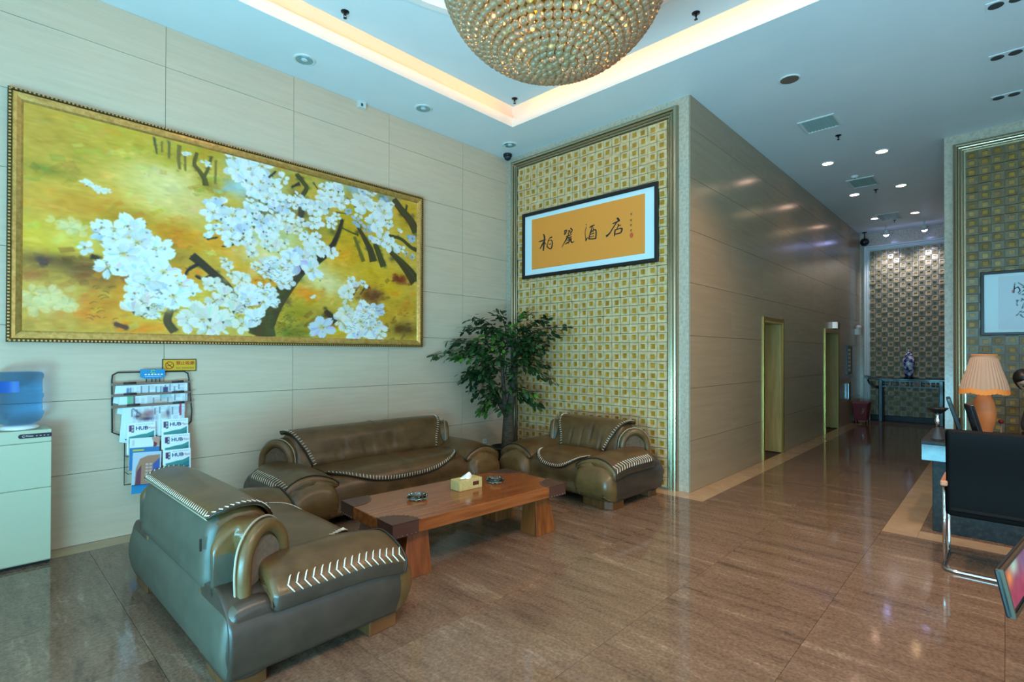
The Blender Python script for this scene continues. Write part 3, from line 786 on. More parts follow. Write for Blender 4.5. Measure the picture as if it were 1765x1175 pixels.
        MB().add(V+[P(a, -.02, z) for a, z in fp], [tuple(range(nV)), tuple(range(2*nV-1, nV-1, -1))]+[(i, (i+1) % nV, nV+(i+1) % nV, nV+i) for i in range(nV)]).obj('inset', 'suede', wing)
    # feet
    for sg in (-1, 1):
        MB().prism([(sg*(s+.04), -.86), (sg*(s+.06), -.93), (sg*(w-.12), -.955), (sg*(w-.04), -.92), (sg*(w-.03), -.74), (sg*(s+.04), -.74)][::sg], 2, 0, .082).obj('foot', 'wood_foot', root, bevel=.006)
        MB().prism([(sg*(w-.36), -.20), (sg*(w-.06), -.20), (sg*(w-.06), -.05), (sg*(w-.09), -.025), (sg*(w-.36), -.025)][::-sg], 2, 0, .085).obj('foot', 'wood_foot', root, bevel=.006)
    # zip pull on the rear seam of the wing
    MB().box(-.004, .004, -.004, .006, 0, .06).obj('zip_pull', 'piping', root, (-(bw-.02) if rz > 0 else bw-.02, .006, .60))
    return root
sofa('sofa', 'brown leather three-seat sofa against the stone wall under the blossom painting', 1.26, .79, (-2.56, -.165, 0), 0, 1)
sofa('sofa', 'brown leather two-seat sofa nearest the camera, its grey-green back turned to the window', .95, .50, (-4.87, -2.04, 0), R(90.5))
sofa('armchair', 'brown leather armchair standing against the gold-square tiled wall', .82, .35, (-.24, -1.90, 0), R(-92))

# ------------------------------------------------------------------ coffee table and what stands on it
TZ = .41; tc_ = (-2.79, -2.175); trz = R(-4.3)
tb = thing('coffee_table', 'low wooden coffee table with dark leather corners and splayed block legs', 'table', (tc_[0], tc_[1], 0), trz)
HL, HW = .865, .40
MB().box(-HL, HL, -HW, HW, TZ-.092, TZ).obj('tabletop', 'table_wood', tb, bevel=.006)
for sx in (-1, 1):
    for sy in (-1, 1):
        cx, cy = sx*(HL-.235), sy*(HW-.13); b, t = .118, .084; ox = sx*.02
        V = [(cx-b+ox, cy-b*.9, 0), (cx+b+ox, cy-b*.9, 0), (cx+b+ox, cy+b*.9, 0), (cx-b+ox, cy+b*.9, 0)]+[(cx-t, cy-t*.9, TZ-.092), (cx+t, cy-t*.9, TZ-.092), (cx+t, cy+t*.9, TZ-.092), (cx-t, cy+t*.9, TZ-.092)]
        MB().hexa(V).obj('leg', 'table_wood_leg', tb, bevel=.004)
        # leather corner: quarter-round patch on top plus wrapped sides
        e = .004; r = .225; pts = [(0, 0)]+[(r*(1-.0)*math.cos(a)**.9, r*math.sin(a)**.9) for a in np.linspace(0, PI/2, 9)]
        poly = [(sx*(HL+e)-sx*p, sy*(HW+e)-sy*q) for p, q in pts]
        mb = MB().prism(poly, 2, TZ-.001, TZ+.004)
        mb.box(min(sx*(HL+e), sx*(HL-r+.02)), max(sx*(HL+e), sx*(HL-r+.02)), min(sy*(HW+e), sy*(HW-.002)), max(sy*(HW+e), sy*(HW-.002)), TZ-.095, TZ+.0035)
        mb.box(min(sx*(HL+e), sx*(HL-.002)), max(sx*(HL+e), sx*(HL-.002)), min(sy*(HW+e), sy*(HW-r+.02)), max(sy*(HW+e), sy*(HW-r+.02)), TZ-.095, TZ+.0035)
        cr = mb.obj('corner_cover', 'table_leather', tb)
        nb = MB()
        for k in range(6):
            d = .01+k*.035
            nb.sphere((sx*(HL+e+.001)-sx*d, sy*(HW+e+.001), TZ-.085), .0045, 6, 4); nb.sphere((sx*(HL+e+.001), sy*(HW+e+.001)-sy*d, TZ-.085), .0045, 6, 4)
        for a in np.linspace(.05, PI/2-.05, 9): nb.sphere((sx*(HL+e)-sx*(r-.008)*math.cos(a)**.9, sy*(HW+e)-sy*(r-.008)*math.sin(a)**.9, TZ+.004), .0035, 6, 4)
        stuff(nb.obj('nails', 'nail', cr))
def ashtray(label, loc, rz):
    t = thing('ashtray', label, 'ashtray', loc, rz, 'cut-glass ashtrays on the coffee table')
    mb = MB(); n = 10; rings = [(.058, 0, 0), (.080, .016, .5), (.086, .024, 0), (.074, .042, .5), (.060, .044, 0), (.048, .018, .5), (.0, .016, 0)]
    V = []; F = []
    for (r, z, ph) in rings[:-1]:
        for k in range(n): a = 2*PI*(k+ph)/n; V.append((r*math.cos(a), r*math.sin(a), z))
    for i in range(len(rings)-2):
        sh = rings[i+1][2]-rings[i][2]
        for k in range(n):
            a, b, c, d = i*n+k, i*n+(k+1) % n, (i+1)*n+k, (i+1)*n+(k+1) % n
            if sh > 0: F += [(a, b, c), (b, d, c)]
            else: F += [(a, d, c), (a, b, d)]
    F.append(tuple(range(n-1, -1, -1))); F.append(tuple((len(rings)-2)*n+k for k in range(n)))
    mb.add(V, F); mb.obj('glass_body', 'smoked_glass', t)
    bt = MB().lathe([(.046, .0), (.046, .0012)], (0, 0, .0185), 20); bt.obj('ash_well', 'tissue_box', t)
    return t
ashtray('smoked cut-glass ashtray on the table end nearer the camera', (-3.18, -2.10, TZ), .2)
ashtray('smoked cut-glass ashtray beyond the tissue box on the coffee table', (-2.37, -2.16, TZ), .5)
tx = thing('tissue_box', 'woven straw tissue box with brown tag standing between the ashtrays', 'tissue box', (-2.68, -2.125, TZ), R(-3))
MB().box(-.125, .125, -.062, .062, 0, .088).obj('box_body', 'tissue_box', tx, bevel=.004)
MB().box(.02, .085, -.0645, -.0615, .032, .064).obj('tag', 'tissue_tag', tx)
mb = MB(); V = []; F = []; n = 14
for i in range(5):
    for k in range(n):
        a = 2*PI*k/n; r = (.045-.009*i)*(1+.25*math.sin(3*a+i)); V.append((r*1.3*math.cos(a)+.006*i, r*.7*math.sin(a), .0885+.011*i+.004*math.sin(5*a+2*i)))
for i in range(4):
    for k in range(n): F.append((i*n+k, i*n+(k+1) % n, (i+1)*n+(k+1) % n, (i+1)*n+k))
F.append(tuple(4*n+k for k in range(n))); MB().add(V, F, 0, True).obj('tissue', 'white_paper', tx)
# picture layout of the blossom painting: colour patches, branches, blossom clusters, grasses (fractions of the canvas)
PB = [[0.046,0.084,0.12,0.15,[186,164,48],0.9],[0.129,0.05,0.1,0.1,[202,190,60],0.8],[0.047,0.28,0.06,0.03,[140,146,34],0.8],[0.134,0.151,0.07,0.04,[170,168,40],0.6],[0.187,0.067,0.06,0.07,[180,176,30],0.7],[0.209,0.302,0.08,0.12,[226,214,90],0.8],[0.146,0.331,0.08,0.06,[222,190,60],0.7],[0.065,0.418,0.12,0.06,[206,160,34],0.8],[0.171,0.436,0.07,0.05,[180,150,20],0.8],[0.022,0.388,0.05,0.05,[214,190,60],0.7],[0.026,0.58,0.08,0.07,[218,206,40],0.9],[0.084,0.57,0.06,0.05,[224,220,90],0.7],[0.041,0.682,0.08,0.035,[96,76,26],0.85],[0.096,0.708,0.06,0.04,[110,92,30],0.75],[0.135,0.75,0.05,0.05,[120,80,30],0.7],[0.02,0.755,0.04,0.03,[150,110,30],0.6],[0.041,0.838,0.1,0.07,[206,180,70],0.8],[0.067,0.883,0.05,0.05,[222,206,120],0.6],[0.124,0.917,0.06,0.06,[222,160,30],0.8],[0.031,0.965,0.08,0.05,[190,160,50],0.8],[0.144,0.873,0.05,0.05,[196,140,20],0.8],[0.189,0.803,0.05,0.07,[214,166,20],0.8],[0.216,0.206,0.06,0.1,[226,216,110],0.9],[0.27,0.254,0.08,0.12,[232,224,140],0.95],[0.311,0.322,0.06,0.08,[222,206,110],0.9],[0.25,0.076,0.06,0.06,[176,176,40],0.8],[0.361,0.002,0.05,0.07,[170,170,36],0.8],[0.353,0.194,0.03,0.04,[140,150,30],0.7],[0.291,0.502,0.05,0.05,[224,160,30],0.9],[0.262,0.474,0.05,0.05,[200,160,20],0.7],[0.271,0.603,0.05,0.05,[150,130,30],0.8],[0.398,0.508,0.06,0.07,[222,166,24],0.9],[0.279,0.696,0.05,0.05,[224,156,10],0.9],[0.469,0.465,0.07,0.09,[232,224,130],0.8],[0.494,0.543,0.07,0.08,[226,226,150],0.8],[0.426,0.643,0.05,0.06,[226,180,50],0.8],[0.469,0.686,0.05,0.03,[226,166,30],0.8],[0.218,0.893,0.06,0.08,[224,206,60],0.8],[0.218,0.966,0.05,0.03,[226,160,20],0.8],[0.324,0.842,0.08,0.07,[216,206,60],0.8],[0.376,0.925,0.09,0.05,[206,210,130],0.7],[0.746,0.302,0.08,0.2,[186,176,16],0.95],[0.792,0.121,0.05,0.12,[180,170,20],0.9],[0.724,0.469,0.06,0.08,[216,176,20],0.9],[0.824,0.552,0.07,0.09,[206,190,30],0.9],[0.893,0.628,0.06,0.1,[206,190,20],0.9],[0.959,0.109,0.04,0.1,[190,170,20],0.9],[0.96,0.756,0.05,0.06,[190,160,30],0.8],[0.932,0.574,0.03,0.03,[110,40,20],0.8],[0.824,0.708,0.05,0.05,[90,50,20],0.85],[0.868,0.825,0.05,0.06,[190,160,20],0.7],[0.947,0.922,0.06,0.05,[80,66,22],0.85],[0.628,0.598,0.06,0.08,[226,220,130],0.9],[0.68,0.659,0.05,0.07,[226,222,150],0.9],[0.608,0.733,0.05,0.04,[222,160,20],0.9],[0.578,0.857,0.06,0.07,[150,156,24],0.9],[0.568,0.967,0.07,0.04,[110,126,24],0.9],[0.681,0.898,0.05,0.06,[90,80,20],0.7],[0.697,0.949,0.03,0.03,[220,190,20],0.8],[0.51,0.096,0.06,0.06,[170,190,200],0.7],[0.562,0.07,0.06,0.06,[170,160,40],0.8],[0.679,0.013,0.06,0.05,[150,160,80],0.7],[0.769,0.001,0.05,0.05,[160,190,210],0.7],[0.866,0.01,0.04,0.03,[130,140,120],0.6],[0.601,0.232,0.05,0.05,[110,110,50],0.6],[0.627,0.323,0.06,0.05,[140,140,40],0.7],[0.539,0.404,0.07,0.08,[206,220,150],0.8],[0.444,0.067,0.05,0.08,[190,214,226],0.9],[0.425,0.181,0.04,0.05,[170,200,220],0.7],[0.493,0.244,0.05,0.05,[120,130,110],0.7]]
PS = [[[[0.718,0.227],[0.701,0.349],[0.674,0.452],[0.627,0.537],[0.587,0.597],[0.544,0.715],[0.512,0.817],[0.489,0.924],[0.476,1.001]],0.01,0.13,[58,60,24]],[[[0.721,0.231],[0.701,0.354],[0.669,0.459],[0.627,0.537],[0.585,0.598]],0.012,0.05,[44,42,26]],[[[0.525,0.738],[0.498,0.876],[0.503,0.999]],0.05,0.07,[70,76,26]],[[[0.576,0.013],[0.596,0.054],[0.606,0.084],[0.594,0.135]],0.03,0.025,[58,60,24]],[[[0.562,0.1],[0.586,0.064]],0.008,0.02,[44,42,26]],[[[0.596,0.204],[0.589,0.257],[0.596,0.304]],0.04,0.03,[70,66,40]],[[[0.772,0.26],[0.793,0.318],[0.817,0.399],[0.829,0.473]],0.02,0.06,[58,60,24]],[[[0.761,0.329],[0.778,0.41],[0.793,0.483]],0.02,0.03,[96,100,24]],[[[0.712,0.282],[0.746,0.302],[0.775,0.313]],0.006,0.012,[58,60,24]],[[[0.835,0.349],[0.848,0.412],[0.867,0.497]],0.035,0.05,[58,60,24]],[[[0.892,0.388],[0.932,0.446],[0.966,0.508],[0.994,0.573]],0.03,0.1,[58,60,24]],[[[0.905,0.016],[0.938,0.083],[0.973,0.14],[0.997,0.214]],0.05,0.07,[64,56,26]],[[[0.952,0.089],[0.959,0.033]],0.02,0.01,[58,60,24]],[[[0.879,0.278],[0.932,0.283],[0.973,0.329],[0.998,0.345]],0.02,0.03,[58,60,24]],[[[0.626,0.039],[0.647,0.09]],0.008,0.006,[58,60,24]],[[[0.734,0.081],[0.769,0.142]],0.006,0.008,[58,60,24]],[[[0.695,0.193],[0.734,0.188]],0.005,0.005,[58,60,24]],[[[0.75,0.752],[0.761,0.697],[0.77,0.673]],0.008,0.008,[50,60,20]],[[[0.782,0.704],[0.799,0.651]],0.006,0.006,[50,60,20]],[[[0.665,0.827],[0.681,0.856],[0.697,0.897]],0.03,0.04,[60,50,16]],[[[0.311,0.583],[0.332,0.616],[0.362,0.668],[0.385,0.703],[0.403,0.75],[0.426,0.828]],0.045,0.03,[44,44,28]],[[[0.326,0.623],[0.303,0.662],[0.295,0.702]],0.02,0.006,[44,42,26]],[[[0.32,0.687],[0.332,0.699],[0.354,0.68]],0.01,0.012,[44,42,26]],[[[0.454,0.397],[0.43,0.456],[0.402,0.501],[0.38,0.513]],0.008,0.006,[44,42,26]],[[[0.345,0.485],[0.371,0.466]],0.008,0.006,[44,42,26]],[[[0.518,0.028],[0.488,0.098]],0.008,0.01,[44,42,26]],[[[0.451,0.001],[0.453,0.041]],0.008,0.008,[44,42,26]],[[[0.463,0.131],[0.463,0.194]],0.014,0.02,[60,60,40]],[[[0.498,0.264],[0.514,0.311]],0.01,0.01,[44,42,26]],[[[0.468,0.339],[0.459,0.364]],0.01,0.01,[44,42,26]],[[[0.322,0.034],[0.316,0.096],[0.327,0.129],[0.338,0.163],[0.342,0.2]],0.014,0.03,[80,84,30]],[[[0.354,0.035],[0.348,0.098],[0.338,0.153]],0.012,0.016,[80,84,30]],[[[0.283,0.018],[0.281,0.086],[0.284,0.143]],0.02,0.012,[110,112,40]],[[[0.261,0.013],[0.261,0.098]],0.012,0.008,[100,100,40]],[[[0.23,0.013],[0.236,0.093]],0.012,0.006,[80,80,40]],[[[0.295,0.059],[0.296,0.145]],0.01,0.008,[110,112,40]],[[[0.365,0.049],[0.364,0.18]],0.01,0.01,[120,116,40]],[[[0.246,0.022],[0.246,0.078]],0.008,0.006,[110,112,40]],[[[0.273,0.849],[0.264,0.888],[0.26,0.935],[0.275,0.986]],0.03,0.04,[70,60,34]],[[[0.346,0.839],[0.367,0.836]],0.03,0.03,[90,80,50]],[[[0.346,0.967],[0.363,0.981]],0.02,0.02,[90,80,50]],[[[0.113,0.643],[0.127,0.649]],0.025,0.012,[50,40,24]],[[[0.143,0.603],[0.155,0.605]],0.012,0.008,[44,42,26]],[[[0.127,0.69],[0.151,0.705]],0.01,0.02,[44,42,26]],[[[0.027,0.691],[0.041,0.692]],0.025,0.03,[80,58,40]],[[[0.185,0.708],[0.195,0.716]],0.02,0.02,[50,50,40]],[[[0.156,0.955],[0.181,0.974]],0.02,0.02,[90,60,40]]]
PF = [[0.143,0.499,0.016,0.031,3,0.075,0],[0.18,0.571,0.046,0.074,10,0.085,0],[0.215,0.636,0.048,0.086,11,0.085,0],[0.164,0.66,0.025,0.042,4,0.07,0],[0.102,0.606,0.003,0.008,1,0.04,0],[0.18,0.476,0.002,0.006,1,0.035,0],[0.119,0.498,0.002,0.008,1,0.035,0],[0.215,0.734,0.022,0.043,6,0.075,0],[0.224,0.873,0.018,0.065,5,0.075,1],[0.193,0.802,0.005,0.009,1,0.045,0],[0.251,0.767,0.035,0.056,9,0.08,0],[0.224,0.634,0.026,0.064,7,0.085,0],[0.218,0.856,0.03,0.064,6,0.075,1],[0.444,0.078,0.048,0.083,16,0.08,0],[0.488,0.151,0.03,0.085,9,0.07,0],[0.398,0.335,0.041,0.071,13,0.07,0],[0.454,0.313,0.034,0.063,9,0.065,0],[0.402,0.425,0.041,0.041,9,0.06,0],[0.488,0.352,0.03,0.054,7,0.06,0],[0.519,0.233,0.021,0.053,5,0.055,0],[0.349,0.469,0.002,0.004,1,0.04,0],[0.391,0.606,0.012,0.015,3,0.05,1],[0.403,0.659,0.004,0.01,1,0.04,1],[0.312,0.752,0.009,0.019,2,0.06,0],[0.363,0.717,0.014,0.02,3,0.06,1],[0.394,0.802,0.027,0.04,6,0.07,1],[0.324,0.9,0.038,0.039,7,0.075,1],[0.39,0.934,0.045,0.04,8,0.07,1],[0.474,0.79,0.034,0.052,8,0.07,0],[0.45,0.898,0.024,0.041,4,0.07,0],[0.426,0.725,0.032,0.051,6,0.055,1],[0.514,0.601,0.031,0.065,7,0.055,1],[0.464,0.529,0.034,0.063,8,0.045,1],[0.509,0.441,0.031,0.053,6,0.045,1],[0.538,0.062,0.005,0.009,1,0.05,0],[0.501,0.167,0.014,0.058,5,0.06,0],[0.572,0.165,0.029,0.039,6,0.05,0],[0.529,0.242,0.033,0.039,6,0.05,0],[0.497,0.341,0.018,0.058,6,0.06,0],[0.621,0.183,0.021,0.041,5,0.06,0],[0.674,0.14,0.037,0.062,9,0.065,0],[0.671,0.048,0.011,0.016,2,0.05,0],[0.701,0.086,0.033,0.053,6,0.06,0],[0.632,0.276,0.016,0.02,3,0.055,0],[0.679,0.268,0.013,0.015,2,0.05,0],[0.701,0.218,0.006,0.011,1,0.05,0],[0.558,0.348,0.029,0.04,6,0.05,1],[0.592,0.316,0.01,0.02,2,0.05,0],[0.612,0.379,0.03,0.03,5,0.045,0],[0.511,0.451,0.028,0.048,5,0.045,1],[0.645,0.445,0.011,0.015,2,0.085,0],[0.602,0.483,0.015,0.03,3,0.075,0],[0.568,0.533,0.014,0.03,3,0.085,0],[0.617,0.565,0.015,0.02,2,0.085,0],[0.52,0.603,0.033,0.058,7,0.07,0],[0.544,0.656,0.014,0.03,3,0.06,0],[0.498,0.761,0.018,0.057,5,0.07,0],[0.685,0.459,0.008,0.006,1,0.05,0],[0.786,0.096,0.018,0.022,3,0.085,0],[0.854,0.118,0.022,0.033,4,0.085,0],[0.829,0.206,0.018,0.028,3,0.085,0],[0.86,0.29,0.019,0.028,3,0.085,0],[0.889,0.338,0.013,0.013,2,0.075,0],[0.775,0.172,0.003,0.005,1,0.05,0],[0.769,0.223,0.005,0.009,1,0.05,2],[0.74,0.17,0.005,0.006,1,0.045,2],[0.805,0.259,0.012,0.017,2,0.05,2],[0.892,0.205,0.01,0.017,2,0.05,0],[0.925,0.228,0.007,0.011,1,0.045,0],[0.932,0.365,0.01,0.012,2,0.05,0],[0.895,0.06,0.005,0.01,1,0.045,0],[0.879,0.107,0.013,0.022,2,0.05,2],[0.872,0.048,0.007,0.012,1,0.05,2],[0.956,0.381,0.004,0.007,1,0.04,2],[0.98,0.398,0.004,0.006,1,0.035,2],[0.962,0.261,0.004,0.012,1,0.035,2],[0.822,0.008,0.018,0.022,2,0.05,0],[0.792,0.011,0.012,0.016,2,0.05,0],[0.98,0.267,0.004,0.012,1,0.035,2],[0.817,0.322,0.006,0.009,1,0.055,0],[0.654,0.931,0.005,0.008,1,0.14,0],[0.724,0.714,0.023,0.032,3,0.075,1],[0.806,0.799,0.036,0.055,6,0.085,0],[0.736,0.861,0.029,0.043,5,0.085,1],[0.818,0.897,0.036,0.055,6,0.09,0],[0.794,0.965,0.048,0.022,4,0.085,0],[0.849,0.962,0.013,0.011,1,0.08,0],[0.752,0.623,0.003,0.009,1,0.045,0],[0.773,0.646,0.003,0.009,1,0.045,0],[0.794,0.631,0.005,0.007,1,0.045,0],[0.628,0.745,0.002,0.004,1,0.03,0],[0.108,0.303,0.008,0.008,3,0.03,1],[0.134,0.322,0.01,0.009,3,0.028,1],[0.051,0.503,0.003,0.012,1,0.05,3],[0.084,0.52,0.015,0.025,4,0.05,3],[0.059,0.845,0.018,0.039,5,0.07,3],[0.02,0.86,0.014,0.029,4,0.06,3],[0.216,0.206,0.004,0.009,1,0.03,3],[0.339,0.083,0.008,0.01,3,0.025,1],[0.304,0.059,0.009,0.01,2,0.022,1]]
PG = [[0.132,0.875,0.024,0.09,16],[0.229,0.855,0.027,0.08,26],[0.494,0.649,0.031,0.069,18],[0.515,0.881,0.026,0.073,26],[0.445,0.867,0.03,0.06,16],[0.53,0.862,0.043,0.125,40],[0.568,0.938,0.035,0.057,26],[0.83,0.729,0.044,0.107,34],[0.794,0.91,0.061,0.063,26],[0.953,0.875,0.035,0.092,20],[0.525,0.622,0.029,0.061,20]]
# brush strokes of the calligraphy (y, z on the wall) with widths
CK= [[[[-0.686,3.17],[-0.742,3.173],[-0.819,3.183]],[5,12,8]],[[[-0.773,3.267],[-0.795,3.226],[-0.791,3.157],[-0.782,3.094],[-0.773,3.028]],[8,17,15,18,12]],[[[-0.784,3.158],[-0.749,3.114],[-0.711,3.066]],[12,14,8]],[[[-0.798,3.145],[-0.826,3.109]],[10,4]],[[[-0.935,3.199],[-0.895,3.193],[-0.874,3.176],[-0.854,3.148]],[13,9,7,3]],[[[-0.874,3.174],[-0.851,3.116],[-0.843,3.08],[-0.874,3.059]],[7,9,12,5]],[[[-0.874,3.16],[-0.919,3.159],[-0.938,3.119],[-0.928,3.062],[-0.906,3.031]],[6,8,13,13,8]],[[[-0.874,3.104],[-0.915,3.109]],[6,7]],[[[-0.856,3.062],[-0.902,3.039]],[7,9]],[[[-1.145,3.248],[-1.193,3.257]],[12,9]],[[[-1.158,3.248],[-1.148,3.203]],[9,9]],[[[-1.193,3.253],[-1.17,3.21],[-1.148,3.198]],[8,9,7]],[[[-1.161,3.222],[-1.184,3.225]],[6,6]],[[[-1.212,3.239],[-1.253,3.243]],[8,7]],[[[-1.253,3.272],[-1.276,3.249],[-1.289,3.237]],[14,10,8]],[[[-1.238,3.24],[-1.212,3.203],[-1.232,3.19]],[8,8,6]],[[[-1.286,3.238],[-1.261,3.206],[-1.238,3.196]],[9,9,6]],[[[-1.232,3.218],[-1.264,3.223]],[6,6]],[[[-1.174,3.168],[-1.225,3.173],[-1.276,3.183]],[6,8,6]],[[[-1.213,3.188],[-1.187,3.14],[-1.148,3.089],[-1.102,3.03]],[8,14,10,3]],[[[-1.2,3.143],[-1.276,3.152]],[7,9]],[[[-1.213,3.157],[-1.232,3.123],[-1.219,3.083]],[8,9,8]],[[[-1.251,3.156],[-1.245,3.1]],[7,7]],[[[-1.187,3.114],[-1.276,3.126]],[6,7]],[[[-1.161,3.066],[-1.226,3.088],[-1.276,3.126]],[7,9,5]],[[[-1.264,3.128],[-1.264,3.087],[-1.289,3.073],[-1.312,3.088]],[8,12,10,4]],[[[-1.187,3.088],[-1.226,3.072]],[8,8]],[[[-1.507,3.278],[-1.517,3.268]],[9,7]],[[[-1.509,3.247],[-1.512,3.216]],[7,5]],[[[-1.502,3.223],[-1.494,3.164],[-1.502,3.117]],[5,6,7]],[[[-1.542,3.101],[-1.518,3.085],[-1.505,3.057]],[6,10,9]],[[[-1.502,3.112],[-1.507,3.059]],[8,10]],[[[-1.56,3.225],[-1.596,3.237],[-1.643,3.249]],[6,14,7]],[[[-1.61,3.23],[-1.578,3.16],[-1.551,3.073]],[8,11,12]],[[[-1.566,3.152],[-1.626,3.183],[-1.661,3.177],[-1.667,3.127],[-1.659,3.064]],[5,8,11,12,12]],[[[-1.602,3.214],[-1.59,3.149]],[7,5]],[[[-1.626,3.217],[-1.617,3.154]],[7,6]],[[[-1.578,3.136],[-1.637,3.141]],[6,7]],[[[-1.566,3.102],[-1.638,3.106]],[6,6]],[[[-1.554,3.079],[-1.608,3.071],[-1.659,3.069]],[8,9,10]],[[[-1.979,3.28],[-1.996,3.261],[-2.015,3.241]],[10,18,10]],[[[-1.913,3.215],[-1.963,3.225],[-2.023,3.242]],[7,11,11]],[[[-1.976,3.223],[-1.93,3.172],[-1.874,3.104],[-1.819,3.069]],[8,10,11,18]],[[[-2.001,3.198],[-1.996,3.17],[-1.972,3.131]],[12,9,6]],[[[-1.996,3.175],[-2.037,3.18]],[6,8]],[[[-1.954,3.139],[-1.946,3.092],[-1.943,3.054]],[10,13,8]],[[[-1.957,3.129],[-2.018,3.138],[-2.053,3.128],[-2.034,3.083]],[6,9,14,11]],[[[-1.95,3.077],[-2.034,3.083]],[7,11]],[[[-2.168,3.296],[-2.2,3.298]],[3,4]],[[[-2.186,3.3],[-2.179,3.273]],[4,2]],[[[-2.175,3.287],[-2.194,3.276]],[3,3]],[[[-2.165,3.222],[-2.196,3.223]],[3,4]],[[[-2.183,3.226],[-2.175,3.199]],[4,2]],[[[-2.172,3.213],[-2.191,3.202]],[3,3]],[[[-2.163,3.161],[-2.194,3.163]],[3,4]],[[[-2.181,3.165],[-2.173,3.139]],[4,2]],[[[-2.17,3.152],[-2.189,3.142]],[3,3]],[[[-2.165,3.095],[-2.197,3.097]],[3,4]],[[[-2.183,3.1],[-2.175,3.073]],[4,2]],[[[-2.172,3.086],[-2.191,3.076]],[3,3]]]
# ------------------------------------------------------------------ blossom painting
def blossom_picture(w=700, h=342):
    p = Paint(w, h, (204, 188, 60)); rg = random.Random(4)
    for (s_, t_, rs, rt_, col, a) in PB:
        p.blob(s_*w, t_*h, rs*w*.9, rt_*h*1.0, col, a)
        for _ in range(15):
            x = (s_+rg.gauss(0, rs*.8))*w; y = (t_+rg.gauss(0, rt_*.8))*h; q = [c+rg.uniform(-26, 26) for c in col]
            an = rg.uniform(-.9, .3); L_ = rg.uniform(5, 13); W_ = rg.uniform(3, 7); c_, s2 = math.cos(an), math.sin(an)
            p.poly([(x+dx*c_-dy*s2, y+dx*s2+dy*c_) for dx, dy in ((-L_, -W_*.6), (L_*.8, -W_), (L_, W_*.5), (-L_*.7, W_))], q, .34)
    p.noise(4, 3, 3); p.noise(5, 14)
    for (pts, w0, w1, col) in PS:
        P = [(a*w, b*h) for a, b in pts]; p.line(P, w0*h, w1*h, col, .92)
        for k in range(10):
            i = rg.randrange(len(P)-1); f = rg.random(); d = (w0+w1)*h*.32; p.blob(P[i][0]*(1-f)+P[i+1][0]*f+rg.uniform(-d, d), P[i][1]*(1-f)+P[i+1][1]*f+rg.uniform(-d, d), d*.45+.8, d*.35+.8, [c+rg.uniform(-12, 34) for c in col], .6)
        for k in range(4):
            d = rg.uniform(-.3, .3); q = [c+rg.uniform(-14, 30) for c in col]
            p.line([(x+d*(w0+w1)*h*.5, y) for x, y in P], w0*h*.2+.5, w1*h*.15+.5, q, .5)
    def petal(x, y, a, L_, W_, q, al, sq, ro):
        pt = []; tip = rg.uniform(.86, .98); k1, k2 = rg.uniform(.8, 1.15), rg.uniform(.8, 1.15)
        for (dx, dy) in ((.04, 0), (.3, -.55*k1), (.62, -1.0*k1), (.88, -.75*k1), (1.08, -.22), (tip, .02), (1.04, .24), (.84, .8*k2), (.58, 1.0*k2), (.28, .5*k2)):
            X_, Y_ = dx*L_, dy*W_; X2 = X_*math.cos(a)-Y_*math.sin(a); Y2 = (X_*math.sin(a)+Y_*math.cos(a))*sq
            pt.append((x+X2*math.cos(ro)-Y2*math.sin(ro), y+X2*math.sin(ro)+Y2*math.cos(ro)))
        p.poly(pt, q, al)
        m = ((pt[4][0]+pt[6][0])/2, (pt[4][1]+pt[6][1])/2)
        p.poly([pt[0], pt[1], pt[2], (pt[2][0]*.5+m[0]*.5, pt[2][1]*.5+m[1]*.5)], [c-rg.choice((6, 16, 34, 60))*f for c, f in zip(q, (1, .8, .5))], .6*al)
        p.line([(x*.7+m[0]*.3, y*.7+m[1]*.3), m], 1.0, .5, [c-40 for c in q], .35*al)
    def flower(x, y, r, tint):
        base = {0: (240, 239, 232), 1: (240, 235, 214), 2: (176, 194, 214), 3: (234, 226, 150)}[tint]
        al = .97 if tint != 3 else .6; ro = rg.uniform(-.7, .7); side = rg.random() < .38 and tint != 3 and r < 24
        n = 3 if side else rg.choice((4, 5, 5, 6)); a0 = rg.uniform(0, 6.3); sq = rg.uniform(.6, 1.0)
        if tint == 0 and rg.random() < .12: base = (208, 216, 226)
        for k in range(n):
            a = (-PI/2+(k-1)*.55+rg.uniform(-.15, .15)) if side else a0+2*PI*k/n+rg.uniform(-.2, .2)
            L_ = r*(1.15 if side else 1)*rg.uniform(.8, 1.15); sh = rg.choice((0, 0, 0, -8, -18))
            petal(x, y+(r*.4 if side else 0), a, L_, L_*rg.uniform(.30, .44), [c+sh for c in base], al, 1 if side else sq, ro)
        if side:
            p.poly([(x-r*.14, y+r*.35), (x+r*.14, y+r*.3), (x+r*.05, y+r*.62)], (56, 60, 40), .85)
        elif r > 8 and tint != 3:
            p.blob(x, y, r*.2, r*.15, (206, 196, 96), .85)
            for _ in range(5): p.blob(x+rg.gauss(0, r*.15), y+rg.gauss(0, r*.11), .9, .9, (96, 84, 44), .8)
    for (s_, t_, rs, rt_, n, size, tint) in PF:
        if n > 4:
            for _ in range(n//2): p.blob((s_+rg.gauss(0, rs*.6))*w, (t_+rg.gauss(0, rt_*.6))*h, 9, 8, rg.choice(((150, 170, 170), (120, 120, 60), (90, 84, 50))) if tint == 0 else (226, 210, 120), .5)
    allf = []
    for (s_, t_, rs, rt_, n, size, tint) in PF:
        for k in range(n):
            a = rg.uniform(0, 6.3); q = rg.random()**.55*1.12 if n > 1 else 0
            allf.append(((s_+rs*q*math.cos(a))*w, (t_+rt_*q*math.sin(a))*h, size*h*rg.uniform(.62, .98), tint))
    rg.shuffle(allf); allf.sort(key=lambda f: 0 if f[3] in (3, 1, 2) else 1)
    for f in allf: flower(*f)
